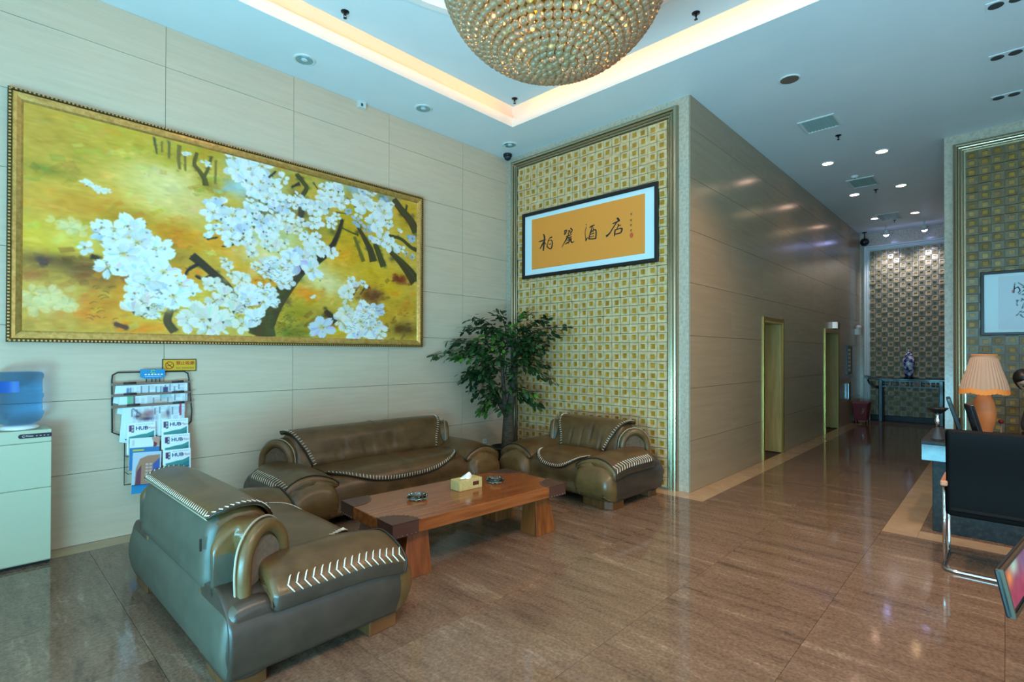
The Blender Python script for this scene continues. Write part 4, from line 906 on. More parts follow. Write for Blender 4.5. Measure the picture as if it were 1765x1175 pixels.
    for _ in range(90):
        f = rg.choice(allf)
        if f[3] == 0: p.blob(f[0]+rg.gauss(0, f[2]*.8), f[1]+rg.gauss(0, f[2]*.8), 1.6, 1.2, (66, 60, 44), .75)
    for (s_, t_, rs, rt_, n) in PG:
        for _ in range(n):
            x = (s_+rg.uniform(-rs, rs))*w; y = (t_+rg.uniform(-rt_, rt_))*h; L_ = rg.uniform(4, 12); d = rg.choice((-1, 1))
            p.line([(x, y), (x+d*L_*.5, y-L_*.35), (x+d*L_, y-L_*.25)], 1.0, .4, (56, 52, 24), .65)
    a = np.clip(p.a, 0, 255); sat = (a.max(2)-a.min(2))/np.maximum(a.max(2), 1)
    a[..., 0] *= 1+.12*sat; a[..., 1] *= 1-.12*sat; a = np.clip(a, 0, 255)
    return a
X0, X1, Z0, Z1 = -5.464, -1.603, 1.655, 3.592
pt_ = thing('painting', 'huge gilt-framed painting of white blossom branches on yellow', 'painting', ((X0+X1)/2, 0, (Z0+Z1)/2))
wf, hf = (X1-X0)/2, (Z1-Z0)/2
V, F = rect_frame([(0, .002), (0, .05), (.006, .062), (.018, .062), (.022, .05)], -wf, wf, -hf, hf); MB().add(V, F).obj('outer_edge', 'gilt_dark', pt_)
V, F = rect_frame([(.022, .05), (.03, .058), (.05, .056), (.075, .046), (.088, .036), (.09, .03)], -wf, wf, -hf, hf); MB().add(V, F).obj('frame', 'gilt', pt_)
bd = MB()
for k in range(150):
    for z in (-hf+.012, hf-.012): bd.box(-wf+.02+k*(2*wf-.04)/149-.006, -wf+.02+k*(2*wf-.04)/149+.006, -.068, -.06, z-.007, z+.007)
for k in range(76):
    for x in (-wf+.012, wf-.012): bd.box(x-.007, x+.007, -.068, -.06, -hf+.02+k*(2*hf-.04)/75-.006, -hf+.02+k*(2*hf-.04)/75+.006)
stuff(bd.obj('beading', 'gilt', pt_))
grid_print('canvas', blossom_picture(), 2*wf-.17, 2*hf-.17, pt_, (0, -.033, 0), 'canvas_paint')

# ------------------------------------------------------------------ framed calligraphy on the tiled wall
cy0, cy1, cz0, cz1 = -.377, -2.545, 2.661, 3.612
cg = thing('framed_calligraphy', 'black-framed orange calligraphy sheet with four brushed characters', 'framed calligraphy', (-.028, (cy0+cy1)/2, (cz0+cz1)/2), -PI/2)
hw_, hh_ = (cy0-cy1)/2, (cz1-cz0)/2
V, F = rect_frame([(0, 0), (0, .04), (.008, .045), (.042, .045), (.048, .038), (.048, .02)], -hw_, hw_, -hh_, hh_); MB().add(V, F).obj('frame', 'black_frame', cg)
MB().box(-hw_+.03, hw_-.03, -.022, 0, -hh_+.03, hh_-.03).obj('mat_board', 'mat_board', cg)
mid = (cy0+cy1)/2; mz = (cz0+cz1)/2
pl, pr_, pb_, pt2 = mid-(-.557), mid-(-2.368), 2.784-mz, 3.505-mz
MB().box(mid+.557, mid+2.368, -.025, -.0215, pb_, pt2).obj('paper', 'orange_paper', cg)
CUT = [0, 9, 30, 44, 55, len(CK)]
for c in range(5):
    mb = MB()
    for i, (pts, ws) in enumerate(CK[CUT[c]:CUT[c+1]]):
        stroke2(mb, [(mid-y_, z_-mz) for y_, z_ in pts], [q*.00165 for q in ws], -.0256-.00006*i)
    stuff(mb.obj('brushed_character' if c < 4 else 'signature', 'ink', cg))
mb = MB(); mb.prism([(mid+2.186+.026*math.cos(a), 3.029-mz+.034*math.sin(a)) for a in np.linspace(0, 2*PI, 10)[:-1]], 1, -.0262, -.0248); mb.obj('seal', 'red_seal', cg)

# ------------------------------------------------------------------ no-smoking sign and wall socket
sg_ = thing('no_smoking_sign', 'yellow no-smoking sign with red lettering beside the newspaper rack', 'sign', (-4.318, 0, 1.462))
MB().box(-.136, .136, -.012, 0, -.056, .056).obj('border', 'dark_panel', sg_, bevel=.002)
MB().box(-.129, .129, -.0135, -.011, -.049, .049).obj('face', 'warn_yellow', sg_)
mb = MB(); mb.tube([(-.08+.031*math.cos(a), -.0145, .031*math.sin(a)) for a in np.linspace(0, 2*PI, 29)[:-1]], .0032, 6, 0, closed=True); mb.tube([(-.102, -.0145, .021), (-.058, -.0145, -.021)], .003, 6)
text_on(mb, '禁止吸烟', .045, -.0142, .016, .037, bold=.0006, spacing=1.02); mb.obj('red_print', 'warn_red', sg_)
mb = MB(); text_on(mb, 'NO SMOKING', .045, -.0142, -.027, .019, spacing=1.25); mb.box(-.095, -.07, -.0142, -.0137, -.003, .002); mb.tube([(-.07, -.0142, .002), (-.064, -.0142, .009), (-.068, -.0142, .015)], .0012, 4); mb.obj('black_print', 'ink', sg_)
so = thing('wall_socket', 'small white wall socket left of the potted tree', 'socket', (-.455, 0, .30))
MB().box(-.035, .035, -.009, 0, -.035, .035).obj('plate', 'white_plastic', so, bevel=.003)
mb = MB(); mb.box(-.012, -.008, -.0098, -.0085, -.008, .008); mb.box(.008, .012, -.0098, -.0085, -.008, .008); mb.obj('slots', 'metal_black', so)

# ------------------------------------------------------------------ newspaper rack, newspapers and magazines
rk = thing('newspaper_rack', 'wire newspaper rack with blue header plate on the stone wall', 'rack', (-4.53, 0, 1.1))
def rr(pts, r=.05):
    return spline(pts, 5)
mb = MB()
out = [(-.285, -.20), (-.29, .24), (-.285, .285), (-.25, .306), (.24, .306), (.272, .285), (.28, .24), (.305, -.06), (.30, -.16), (.225, -.245)]
mb.tube([(a, -.035, b) for a, b in [(-.20, -.245)]+out], .0065, 8)
mb.tube([(-.20, -.035, -.245), (-.20, -.03, -.66), (.24, -.03, -.66), (.225, -.035, -.245)], .004, 6)
for x in (-.16, .2): mb.tube([(x, 0, .306), (x, -.035, .306)], .006, 6)
mb.obj('wire_frame', 'rack_wire', rk)
for r, (zz, yy) in enumerate(((-.262, -.06), (-.405, -.075), (-.55, -.09))):
    for (xa, xb) in ((-.205+r*.006, .02), (.035, .265)):
        w_ = MB(); w_.tube([(xa, -.03, zz), (xa, yy-.05, zz-.0), (xa+.055, yy-.05, zz), (xa+.055, yy-.052, zz-.10), (xb-.055, yy-.052, zz-.10), (xb-.055, yy-.05, zz+.01), (xb, yy-.05, zz+.01), (xb, -.03, zz+.01)], .0032, 6)
        w_.obj('holder', 'rack_wire', rk)
sgp = MB().prism([(-.095, .33), (.088, .33), (.088, .262), (.06, .246), (-.06, .246), (-.095, .262)], 1, -.056, -.048).obj('header_plate', 'rack_sign', rk)
mb = MB(); mb.tube([(.0+.017*math.cos(a), -.0575, .308+.013*math.sin(a)) for a in np.linspace(.6, 5.6, 16)], .0035, 5); mb.obj('emblem', 'lime', sgp)
mb = MB()
for k in range(6): mb.box(-.064+k*.024, -.049+k*.024, -.0575, -.0565, .279, .289)
mb.box(-.062, .06, -.0575, -.0565, .266, .269); mb.obj('print', 'white_paper', sgp)
for x in (-.05, -.01, .02, .05): MB().tube([(x, -.05, .25), (x, -.05, .21)], .004, 5).obj('hook', 'rack_wire', rk)
rg = random.Random(21)
def news_img(w, h, seed, pics=()):
    p = Paint(w, h, (222, 230, 232)); r = random.Random(seed)
    x = 3
    while x < w-6:
        cw = r.choice((9, 11, 14)); y = 3+r.randint(0, 5)
        if r.random() < .55: p.rect(x, y, x+2.4, min(h-2, y+r.randint(12, 26)), (92, 104, 122), .8)
        while y < h-2:
            p.rect(x+3, y, x+cw-1.5, y+1.0, (150, 160, 172), .6 if r.random() < .86 else 0); y += 2
        x += cw
    for (x0, y0, x1, y1, c) in pics: p.rect(x0*w, y0*h, x1*w, y1*h, c, .9)
    return p
def newspaper(label, z, y, x0, x1, zb, seed, pics, extra=None, xs0=-.30, xs1=.29, tilt=0):
    t = thing('newspaper', label, 'newspaper', (-4.53, 0, 1.1), 0, 'newspapers on sticks in the wall rack')
    mb = MB(); dz = .004; mb.hexa([(xs0, y-.010, z-.012), (xs1, y-.010, z-.008+dz), (xs1, y+.004, z-.008+dz), (xs0, y+.004, z-.012), (xs0, y-.010, z+.012), (xs1, y-.010, z+.008+dz), (xs1, y+.004, z+.008+dz), (xs0, y+.004, z+.012)])
    mb.obj('stick', 'rack_stick', t, bevel=.002)
    for xc in (-.17+tilt, .185): MB().tube([(xc-.045, y-.014, z+.008), (xc+.045, y-.014, z+.010)], .009, 6).obj('clip', 'clip_black', t)
    w_, h_ = x1-x0, z-zb
    p = news_img(int(w_*260), int(h_*260), seed, pics)
    if extra: extra(p)
    grid_print('page', np.clip(p.a, 0, 255), w_, h_, t, ((x0+x1)/2, y-.0045, (z+zb)/2))
    MB().box(x0, x1, y-.004, y+.003, zb, z).obj('paper_stack', 'white_paper', t)
    MB().hexa([(x0-.07, y-.003, zb+.02), (x0, y-.003, zb), (x0, y+.0, zb), (x0-.07, y, zb+.02), (x0-.05, y-.003, z-.01), (x0, y-.003, z), (x0, y, z), (x0-.05, y, z-.01)]).obj('loose_sheet', 'mat_board', t)
def horn(p):
    w, h = p.w, p.h
    p.line([(w*.05, h*.06), (w*.13, h*.16), (w*.2, h*.26)], 2, 5, (120, 110, 130), .9)
    for (x, y, rx, ry, c) in ((.30, .26, 12, 7, (130, 90, 96)), (.22, .32, 9, 5, (196, 160, 130)), (.36, .20, 8, 6, (176, 120, 130)), (.30, .37, 13, 4, (70, 50, 80)), (.14, .29, 6, 3, (80, 60, 76)), (.68, .26, 4, 9, (80, 70, 96)), (.62, .31, 6, 5, (206, 176, 166))): p.blob(x*w, y*h, rx, ry, c, .9)
    p.rect(w*.9, h*.0, w*.94, h*.34, (176, 50, 90), .9)
def dome(p): p.blob(p.w*.56, p.h*.9, 20, 22, (176, 104, 70), .95); p.rect(p.w*.55, 0, p.w*.75, p.h*.25, (120, 180, 190), .5)
newspaper('newspaper clamped on the topmost stick of the wall rack', .205, -.050, -.215, .265, .03, 1, [(.05, .2, .09, .9, (90, 130, 180)), (.60, .2, .68, .8, (60, 60, 100))])
newspaper('newspaper with a brown dome picture on the rack\'s middle stick', .112, -.066, -.19, .245, -.06, 2, [(.0, .0, .10, 1, (110, 180, 140)), (.10, 0, .13, 1, (110, 60, 90))], dome)
newspaper('newspaper with a horn-player drawing on the rack\'s lowest stick', .018, -.082, -.175, .235, -.30, 3, [], horn, tilt=.02)
def hub_cover(p):
    w, h = p.w, p.h; p.rect(0, 0, w, h, (232, 240, 242)); x0, x1 = w*.07, w*.95
    pts = [(x0, h*.44), (w*.2, h*.43), (w*.38, h*.40), (w*.52, h*.38), (w*.7, h*.37), (w*.85, h*.32), (x1, h*.28)]
    p.poly(pts+[(x1, h*.98), (x0, h*.98)], (62, 140, 138)); p.poly([(a, b+h*.12) for a, b in pts]+[(x1, h*.98), (x0, h*.98)], (40, 116, 120), .8)
    p.poly([(w*.5, h*.62), (x1, h*.56), (x1, h*.98), (w*.4, h*.98)], (20, 84, 140), .9); p.blob(w*.2, h*.6, 7, 7, (56, 130, 84), .8)
    p.rect(w*.075, h*.08, w*.15, h*.28, (86, 40, 90)); p.rect(w*.155, h*.08, w*.235, h*.31, (40, 44, 60)); p.rect(w*.175, h*.1, w*.215, h*.18, (230, 230, 230)); p.rect(w*.175, h*.21, w*.215, h*.28, (230, 230, 230))
    for k in range(9): p.rect(w*(.32+.07*k), h*.055, w*(.355+.07*k), h*.075, (120, 130, 150), .8)
def magazine(label, x, z, y, w_, h_, tilt, painter, text=None, group=None):
    t = thing('magazine', label, 'magazine', (-4.53+x, y, 1.1+z), 0, group, rot=(R(-5), R(tilt), 0))
    MB().box(-w_/2, w_/2, .001, .011, -h_/2, h_/2).obj('pages', 'white_paper', t)
    p = Paint(int(w_*300), int(h_*300), (232, 240, 242)); painter(p); grid_print('cover', np.clip(p.a, 0, 255), w_, h_, t)
    if text:
        mb = MB(); text_on(mb, 'HUB', .002, -.0012, h_/2-.050, .044, bold=.0010); mb.obj('title', 'blue_title', t)
        mb = MB(); text_on(mb, 'Hao', .071, -.0012, h_/2-.05, .034); mb.obj('subtitle', 'red_title', t)
mat('blue_title', (28, 40, 110), .5); mat('red_title', (206, 90, 110), .5)
HG = 'HUB Hao magazines in the wall rack'
def cover_sale(p):
    w, h = p.w, p.h; p.rect(0, 0, w, h*.30, (230, 236, 240)); p.rect(0, h*.30, w, h, (50, 120, 176)); p.poly([(w*.72, 0), (w, 0), (w, h*.28), (w*.8, h*.3), (w*.78, h*.14)], (196, 150, 130)); p.poly([(w*.8, h*.14), (w*.92, h*.2), (w*.88, h*.3), (w*.79, h*.3)], (130, 44, 50))
    p.rect(w*.1, h*.36, w*.48, h*.41, (214, 200, 60)); p.rect(w*.22, h*.46, w*.46, h*.49, (196, 214, 226)); p.rect(w*.1, h*.55, w*.34, h*.59, (186, 196, 90)); p.rect(w*.08, h*.06, w*.16, h*.24, (190, 196, 206), .7)
def cover_arch(p):
    w, h = p.w, p.h; p.rect(0, 0, w, h, (190, 206, 220)); p.poly([(w*.1, h), (w*.12, h*.5), (w*.25, h*.2), (w*.5, h*.12), (w*.95, h*.1), (w*.97, h)], (176, 128, 100)); p.poly([(w*.7, h*.4), (w*.95, h*.2), (w*.95, h*.8), (w*.72, h*.8)], (70, 90, 160)); p.poly([(w*.12, h), (w*.15, h*.6), (w*.3, h*.4), (w*.3, h)], (120, 60, 80))
    for i in range(2):
        for j in range(5): p.rect(w*(.45+.13*i), h*(.36+.1*j), w*(.55+.13*i), h*(.42+.1*j), (206, 190, 190), .8)
def cover_sea(p):
    w, h = p.w, p.h; p.rect(0, 0, w, h, (40, 96, 190)); p.poly([(0, 0), (w*.4, 0), (w*.3, h*.6), (0, h*.7)], (24, 76, 90)); p.rect(0, h*.66, w, h, (40, 150, 190), .8); p.poly([(w*.05, h*.6), (w*.2, h*.2), (w*.25, h*.65)], (60, 120, 90), .9)
magazine('HUB Hao magazine at the top left of the wall rack', -.095, -.258, -.112, .205, .265, 1, hub_cover, True, HG)
magazine('HUB Hao magazine at the top right of the wall rack', .155, -.248, -.112, .205, .265, 1, hub_cover, True, HG)
magazine('blue magazine with a yellow headline, middle left of the wall rack', -.075, -.392, -.132, .215, .27, 2, cover_sale)
magazine('HUB Hao magazine, middle right of the wall rack', .163, -.384, -.132, .208, .265, 1, hub_cover, True, HG)
magazine('magazine with a brown arched tower picture, lower left of the wall rack', -.062, -.515, -.150, .205, .27, 3, cover_arch)
magazine('HUB Hao magazine at the bottom right of the wall rack', .165, -.518, -.150, .208, .265, 1, hub_cover, True, HG)
magazine('deep blue sea-cover magazine lowest on the rack\'s left side', -.065, -.63, -.128, .20, .20, 3, cover_sea)

# ------------------------------------------------------------------ water dispenser and bottle
wd_ = thing('water_dispenser', 'cream water dispenser cabinet by the stone wall at the left edge', 'water dispenser', (-5.385, -.16, 0))
MB().box(-.16, .16, -.132, .14, .02, 1.0).obj('cabinet_body', 'cream_plastic', wd_, bevel=.004)
MB().box(-.158, .158, -.120, .13, 0, .022).obj('plinth', 'metal_black', wd_)
for (z0, z1, nm) in ((.03, .566, 'lower_door'), (.571, .905, 'upper_door'), (.910, 1.0, 'top_fascia')):
    o = MB().box(-.162, .162, -.146, -.130, z0, z1).obj(nm, 'cream_plastic', wd_, bevel=.003)
    if nm != 'top_fascia':
        MB().lathe([(.013, 0), (.016, .004), (.010, .008)], (0, 0, 0), 12).obj('knob', 'blue_label', o, (-.13 if nm == 'lower_door' else -.13, -.146, (z0+z1)/2-.03), (PI/2, 0, 0))
cp = MB().prism([(-.005, .945)]+[(-.005+.0-.016*math.sin(a), .960+.016*math.cos(a)) for a in np.linspace(PI*.9, 0.1, 7)]+[(.163, .975), (.163, .945)], 1, -.150, -.145).obj('control_panel', 'dark_panel', wd_)
mb = MB(); mb.tube([(.008+.007*math.cos(a), -.1508, .960+.006*math.sin(a)) for a in np.linspace(.5, 5.8, 12)], .0014, 4); text_on(mb, 'Midea', .040, -.1508, .960, .017)
for k in range(4): mb.box(.075+k*.021, .084+k*.021, -.1508, -.1502, .957, .960)
mb.obj('logo', 'white_paper', cp)
MB().lathe([(.10, 0), (.115, .004), (.112, .02), (.09, .034), (.055, .036)], (0, 0, 0), 32).obj('bottle_seat', 'white_plastic', wd_, (-.01, .0, 1.0))
bt = thing('water_bottle', 'blue plastic water bottle upside down on the dispenser', 'bottle', (-5.395, -.16, 1.024))
prof = [(.05, .012), (.085, .016), (.118, .035), (.132, .06), (.139, .085), (.139, .105), (.131, .118), (.131, .20), (.139, .215), (.139, .235), (.131, .248), (.131, .345), (.139, .362), (.139, .385), (.128, .402), (.10, .408), (.02, .404)]
MB().lathe(prof, (0, 0, 0), 40).obj('bottle_shell', 'blue_bottle', bt)
mb = MB(); n = 10; V = []; F = []
for k in range(n+1):
    a = R(-150)+R(58)*k/n
    for z in (.258, .34): V.append((.1325*math.cos(a), .1325*math.sin(a), z))
F = [(2*k, 2*k+2, 2*k+3, 2*k+1) for k in range(n)]; MB().add(V, F, 0, True).obj('label', 'blue_label', bt)

# ------------------------------------------------------------------ potted tree in the corner
pp_ = thing('potted_tree', 'tall leafy potted tree in the corner between sofa and armchair', 'potted plant', (-.66, -.66, 0))
MB().lathe([(.15, 0), (.165, .02), (.20, .22), (.225, .30), (.235, .305), (.235, .335), (.215, .335), (.205, .27), (.01, .27)], (0, 0, 0), 32, caps=False).obj('pot', 'pot_black', pp_)
MB().lathe([(.208, .0), (.12, .018), (.0, .024)], (0, 0, .275), 24, caps=False).obj('soil', 'soil', pp_)
# Camera-facing frame only used to describe branch directions: a along the view's right, b up
ar = Vector((.69, -.72, 0)); bk = Vector((.72, .69, 0))
def W3(a, d, z): v = ar*a+bk*d; return Vector((v.x, v.y, z))
tk = MB()
trunk = [W3(0, 0, .24), W3(.01, 0, .5), W3(.015, .0, .72), W3(.03, 0, .86)]
tk.tube(spline(trunk, 5), [.092-.03*i/15 for i in range(16)], 12)
limbs = [([W3(.02, 0, .78), W3(.06, .0, 1.0), W3(.09, .0, 1.25), W3(.085, .0, 1.55), W3(.06, 0, 1.8)], .06, .03),
         ([W3(.0, 0, .74), W3(-.10, .03, .92), W3(-.20, .02, 1.12), W3(-.26, 0, 1.35), W3(-.30, 0, 1.62)], .05, .02),
         ([W3(-.01, 0, .76), W3(-.04, -.06, .98), W3(-.06, -.06, 1.25), W3(-.08, -.04, 1.55)], .04, .018)]
for pts, r0, r1 in limbs:
    s_ = spline(pts, 5); tk.tube(s_, [r0+(r1-r0)*i/(len(s_)-1) for i in range(len(s_))], 10)
tk.obj('trunk', 'bark', pp_)
rg = random.Random(5); sprays = []
def frond(p0, p1, n, size, bright=False): sprays.append((p0, p1, n, size, bright))
A = W3
for (a0, z0, a1, z1, n, d1, br) in [
    (-.06, 1.75, -.62, 1.93, 26, .05, 0), (-.05, 1.78, -.45, 2.06, 26, -.1, 0), (0, 1.8, -.12, 2.13, 24, .1, 0), (.05, 1.8, .28, 2.14, 26, 0, 1), (.06, 1.78, .55, 2.05, 28, .08, 0), (.08, 1.75, .80, 1.93, 28, 0, 0), (.1, 1.7, .62, 1.80, 24, -.1, 0),
    (-.25, 1.55, -.98, 1.56, 30, 0, 0), (-.25, 1.6, -.78, 1.74, 28, .06, 0), (-.28, 1.5, -.70, 1.50, 24, -.1, 1), (-.2, 1.62, -.45, 1.72, 22, -.15, 0), (-.1, 1.65, -.30, 1.80, 20, -.18, 1), (0, 1.65, .02, 1.92, 22, -.2, 1), (.0, 1.6, -.20, 1.62, 22, -.24, 1),
    (-.28, 1.35, -.62, 1.22, 26, .05, 0), (-.25, 1.35, -.48, 1.10, 26, -.12, 0), (-.2, 1.2, -.56, 1.32, 22, 0, 0), (-.2, 1.35, -.30, 1.28, 22, -.2, 0), (.1, 1.5, .48, 1.62, 24, .05, 0), (.1, 1.45, .55, 1.40, 26, 0, 0), (.12, 1.42, .60, 1.20, 26, .06, 0), (.1, 1.5, .35, 1.72, 22, -.12, 0), (.05, 1.6, .25, 1.78, 22, -.2, 0),
    (.08, 1.0, .42, .88, 24, 0, 0), (.06, 1.05, .38, 1.02, 20, -.1, 1), (-.15, .95, -.36, .80, 22, 0, 1), (-.12, 1.0, -.28, .95, 22, -.12, 0), (-.1, 1.1, -.2, 1.05, 20, -.18, 0), (-.15, 1.05, -.42, 1.02, 18, .06, 0), (.02, 1.15, .08, 1.28, 18, -.2, 0), (-.03, 1.3, .02, 1.45, 20, -.2, 0), (-.2, 1.45, -.42, 1.42, 22, -.2, 0), (.1, 1.6, .4, 1.88, 20, .15, 0), (-.1, 1.5, -.1, 1.75, 24, .12, 0), (.0, .92, -.08, .82, 12, -.1, 0), (-.22, 1.6, -.58, 1.64, 24, -.16, 0), (.1, 1.68, .5, 1.70, 22, .14, 0), (-.02, 1.7, -.34, 1.95, 22, -.1, 0), (.04, 1.72, .34, 1.96, 22, -.12, 0),
    (-.05, 1.3, -.35, 1.36, 20, -.22, 0), (.02, 1.35, .22, 1.5, 20, -.25, 0), (-.08, 1.45, -.22, 1.48, 22, -.28, 0), (.05, 1.5, .18, 1.66, 22, -.25, 0), (-.12, 1.15, -.30, 1.18, 18, -.2, 0), (.0, 1.05, .14, 1.08, 14, -.2, 0), (-.15, 1.6, -.42, 1.58, 22, -.25, 0), (.08, 1.62, .42, 1.62, 22, -.2, 0), (0, 1.7, -.1, 1.86, 22, -.25, 0), (.1, 1.55, .34, 1.5, 20, -.2, 0)]:
    frond(A(a0, 0, z0), A(a1, d1, z1), int(n*1.75), .088, br)
lf = MB(); V = []; F = []
def leaf_geo(L_, W_):
    pts = [(0, 0), (.3, .42), (.62, .46), (.85, .26), (1.0, 0)]
    V = []; F = []
    for (t, w_) in pts: V += [(t*L_, -w_*W_, -.10*L_*t*t+.06*L_*w_), (t*L_, 0, -.10*L_*t*t), (t*L_, w_*W_, -.10*L_*t*t+.06*L_*w_)]
    for i in range(4):
        for k in range(2): a = 3*i+k; F.append((a, a+1, a+4, a+3))
    return V, F
def inside(q):
    """pull a point out of the two walls towards the room, keeping leaf clearance"""
    q = Vector(q); wq = q+Vector((-.66, -.66, 0)); d = (CAM-wq).normalized(); k = 0
    while (wq.x > -.13 or wq.y > -.09) and k < 60: wq += d*.03; k += 1
    return wq-Vector((-.66, -.66, 0))
leafs = []; tw = MB()
for (p0, p1, n, size, br) in sprays:
    p1 = inside(p1); mid_ = (p0+p1)/2+Vector((0, 0, .06)); cv = spline([p0, mid_, p1], 8); tw.tube(cv, [.010-.0075*i/(len(cv)-1) for i in range(len(cv))], 5)
    for k in range(n):
        t = .25+.75*(k+.5)/n; p = Vector(cv[min(len(cv)-1, int(t*(len(cv)-1)))]); d = (p1-p0).normalized()
        side = d.cross(Vector((0, 0, 1))); side = side.normalized() if side.length > .1 else ar
        sgn = 1 if k % 2 else -1
        q = p+Vector((rg.gauss(0, .035), rg.gauss(0, .035), rg.gauss(0, .03)-.01))+side*sgn*rg.uniform(0, .05)
        dr = (d*.5+side*sgn*rg.uniform(.4, 1)+Vector((rg.gauss(0, .25), rg.gauss(0, .25), -.35+rg.gauss(0, .3)))).normalized()
        if k == n-1: q = Vector(p1); dr = (d+Vector((0, 0, -.3))).normalized()
        q = inside(q)
        leafs.append((q, dr, size*rg.uniform(.8, 1.35), br and rg.random() < .75))
tw.obj('twigs', 'bark', pp_)
V, F = leaf_geo(1, .5); lm = MB().add(V, F, 0, True); lo = lm.obj('leaf', 'leaf', pp_); lmesh = lo.data
lo2 = MB().add(V, F, 0, True).obj('leaf', 'leaf_bright', pp_); lmesh2 = lo2.data
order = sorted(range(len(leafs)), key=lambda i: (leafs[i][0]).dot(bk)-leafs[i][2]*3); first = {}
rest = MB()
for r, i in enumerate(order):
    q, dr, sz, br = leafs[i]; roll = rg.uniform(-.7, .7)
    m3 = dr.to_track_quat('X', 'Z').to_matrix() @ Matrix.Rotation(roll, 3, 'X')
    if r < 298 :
        key = 'b' if br else 'd'
        if key not in first: o = lo2 if br else lo; first[key] = 1
        else: o = inst('leaf', lmesh2 if br else lmesh, pp_)
        o.matrix_local = Matrix.Translation(q) @ m3.to_4x4() @ Matrix.Scale(sz, 4)
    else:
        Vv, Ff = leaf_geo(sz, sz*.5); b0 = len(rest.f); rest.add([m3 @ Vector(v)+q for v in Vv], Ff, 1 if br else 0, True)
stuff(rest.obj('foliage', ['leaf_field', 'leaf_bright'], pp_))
# ------------------------------------------------------------------ ceiling fittings
dl = None
def downlight_off(label, x, y, r=.085, group='unlit downlights over the painting wall'):
    t = thing('downlight', label, 'downlight', (x, y, H), 0, group)
    MB().lathe([(r+.022, 0), (r+.022, -.006), (r+.010, -.012), (r, -.012), (r-.006, -.004)], (0, 0, 0), 32, caps=False).obj('ring', 'trim_white', t)
    MB().lathe([(r-.002, -.010), (r-.02, -.004), (.03, -.0015), (0, -.001)], (0, 0, 0), 32, caps=False).obj('reflector', 'lamp_reflector', t)
    MB().lathe([(.032, -.003), (.032, -.008), (.02, -.012), (0, -.012)], (0, 0, 0), 16, caps=False).obj('bulb', 'trim_white', t)
for (x, y, lb) in ((-3.338, -.40, 'unlit downlight over the painting, the largest and leftmost'), (-1.888, -.43, 'unlit downlight above the right end of the painting'), (-.386, -.434, 'unlit downlight beside the dome camera in the corner')):
    downlight_off(lb, x, y)
def downlight_on(label, x, y, m, col, pw):
    t = thing('downlight', label, 'downlight', (x, y, H), 0, 'lit downlights of the hall ceiling'); r = .075
    MB().lathe([(r+.02, 0), (r+.02, -.006), (r+.008, -.011), (r, -.011), (r-.004, -.003)], (0, 0, 0), 28, caps=False).obj('ring', 'trim_white', t)
    MB().lathe([(r-.002, -.003), (r-.01, -.010), (.03, -.016), (0, -.017)], (0, 0, 0), 28, caps=False).obj('lamp_glass', m, t)
    sp = spot('beam', (0, 0, -.03), pw, col, 110, .8, None, .06); sp.parent = t
hall = ['nearest pair, left', 'nearest pair, right', 'middle pair, left', 'middle pair, right', 'farthest pair, left', 'farthest pair, right']
for i, (x, y) in enumerate(((3.50, -3.52), (3.49, -4.21), (5.63, -3.49), (5.57, -4.19), (7.91, -3.46), (7.92, -4.15))):
    downlight_on('lit downlight in the hall ceiling, %s' % hall[i], x, y, 'lamp_on_pink' if i % 2 == 0 else 'lamp_on', WARM, 9)
for i, (x, lb) in enumerate(((.32, 'nearest'), (1.38, 'middle'), (2.50, 'farthest'))):
    t = thing('twin_downlight', 'unlit twin downlight over the reception, the %s of three' % lb, 'downlight', (x, -5.52, H), 0, 'twin downlights over the reception')
    MB().box(-.07, .07, -.13, .13, -.006, 0).obj('plate', 'ceiling_paint', t, bevel=.002)
    for y in (-.065, .065):
        MB().lathe([(.05, -.004), (.052, -.009), (.045, -.011), (.03, -.008), (0, -.007)], (0, y, 0), 20, caps=False).obj('lamp', 'lamp_dark', t)
t = thing('ceiling_speaker', 'round pale ceiling speaker grille near the hall mouth', 'speaker', (.414, -3.832, H))
MB().lathe([(.105, 0), (.105, -.008), (.095, -.013), (.09, -.010)], (0, 0, 0), 36, caps=False).obj('rim', 'trim_white', t)
MB().lathe([(.092, -.009), (.05, -.011), (0, -.012)], (0, 0, 0), 36, caps=False).obj('grille', 'rack_stick', t)
vn = ['nearest', 'middle', 'farthest']
for i, (x0, x1, y0, y1) in enumerate(((1.64, 2.09, -3.99, -3.58), (4.64, 5.20, -3.94, -3.54), (7.6, 8.3, -3.92, -3.5))):
    t = thing('ceiling_vent', 'rectangular pale blue-green air vent in the hall ceiling, %s of three' % vn[i], 'vent', ((x0+x1)/2, (y0+y1)/2, H), 0, 'air vents in the hall ceiling')
    a, b = (x1-x0)/2, (y1-y0)/2
    V, F = rect_frame([(0, 0), (0, .010), (.012, .014), (.03, .010), (.034, .002)], -a, a, -b, b); V = [(p[0], p[2], p[1]) for p in V]; MB().add(V, F).obj('frame', 'trim_white', t)
    MB().box(-a+.03, a-.03, -b+.03, b-.03, -.003, 0).obj('backing', 'vent_metal', t)
    nsl = 9
    for k in range(nsl):
        y = -b+.05+(2*b-.1)*k/(nsl-1); MB().hexa([(-a+.03, y-.014, -.010), (a-.03, y-.014, -.010), (a-.03, y+.012, -.004), (-a+.03, y+.012, -.004), (-a+.03, y-.014, -.008), (a-.03, y-.014, -.008), (a-.03, y+.012, -.002), (-a+.03, y+.012, -.002)]).obj('slat', 'vent_metal', t)
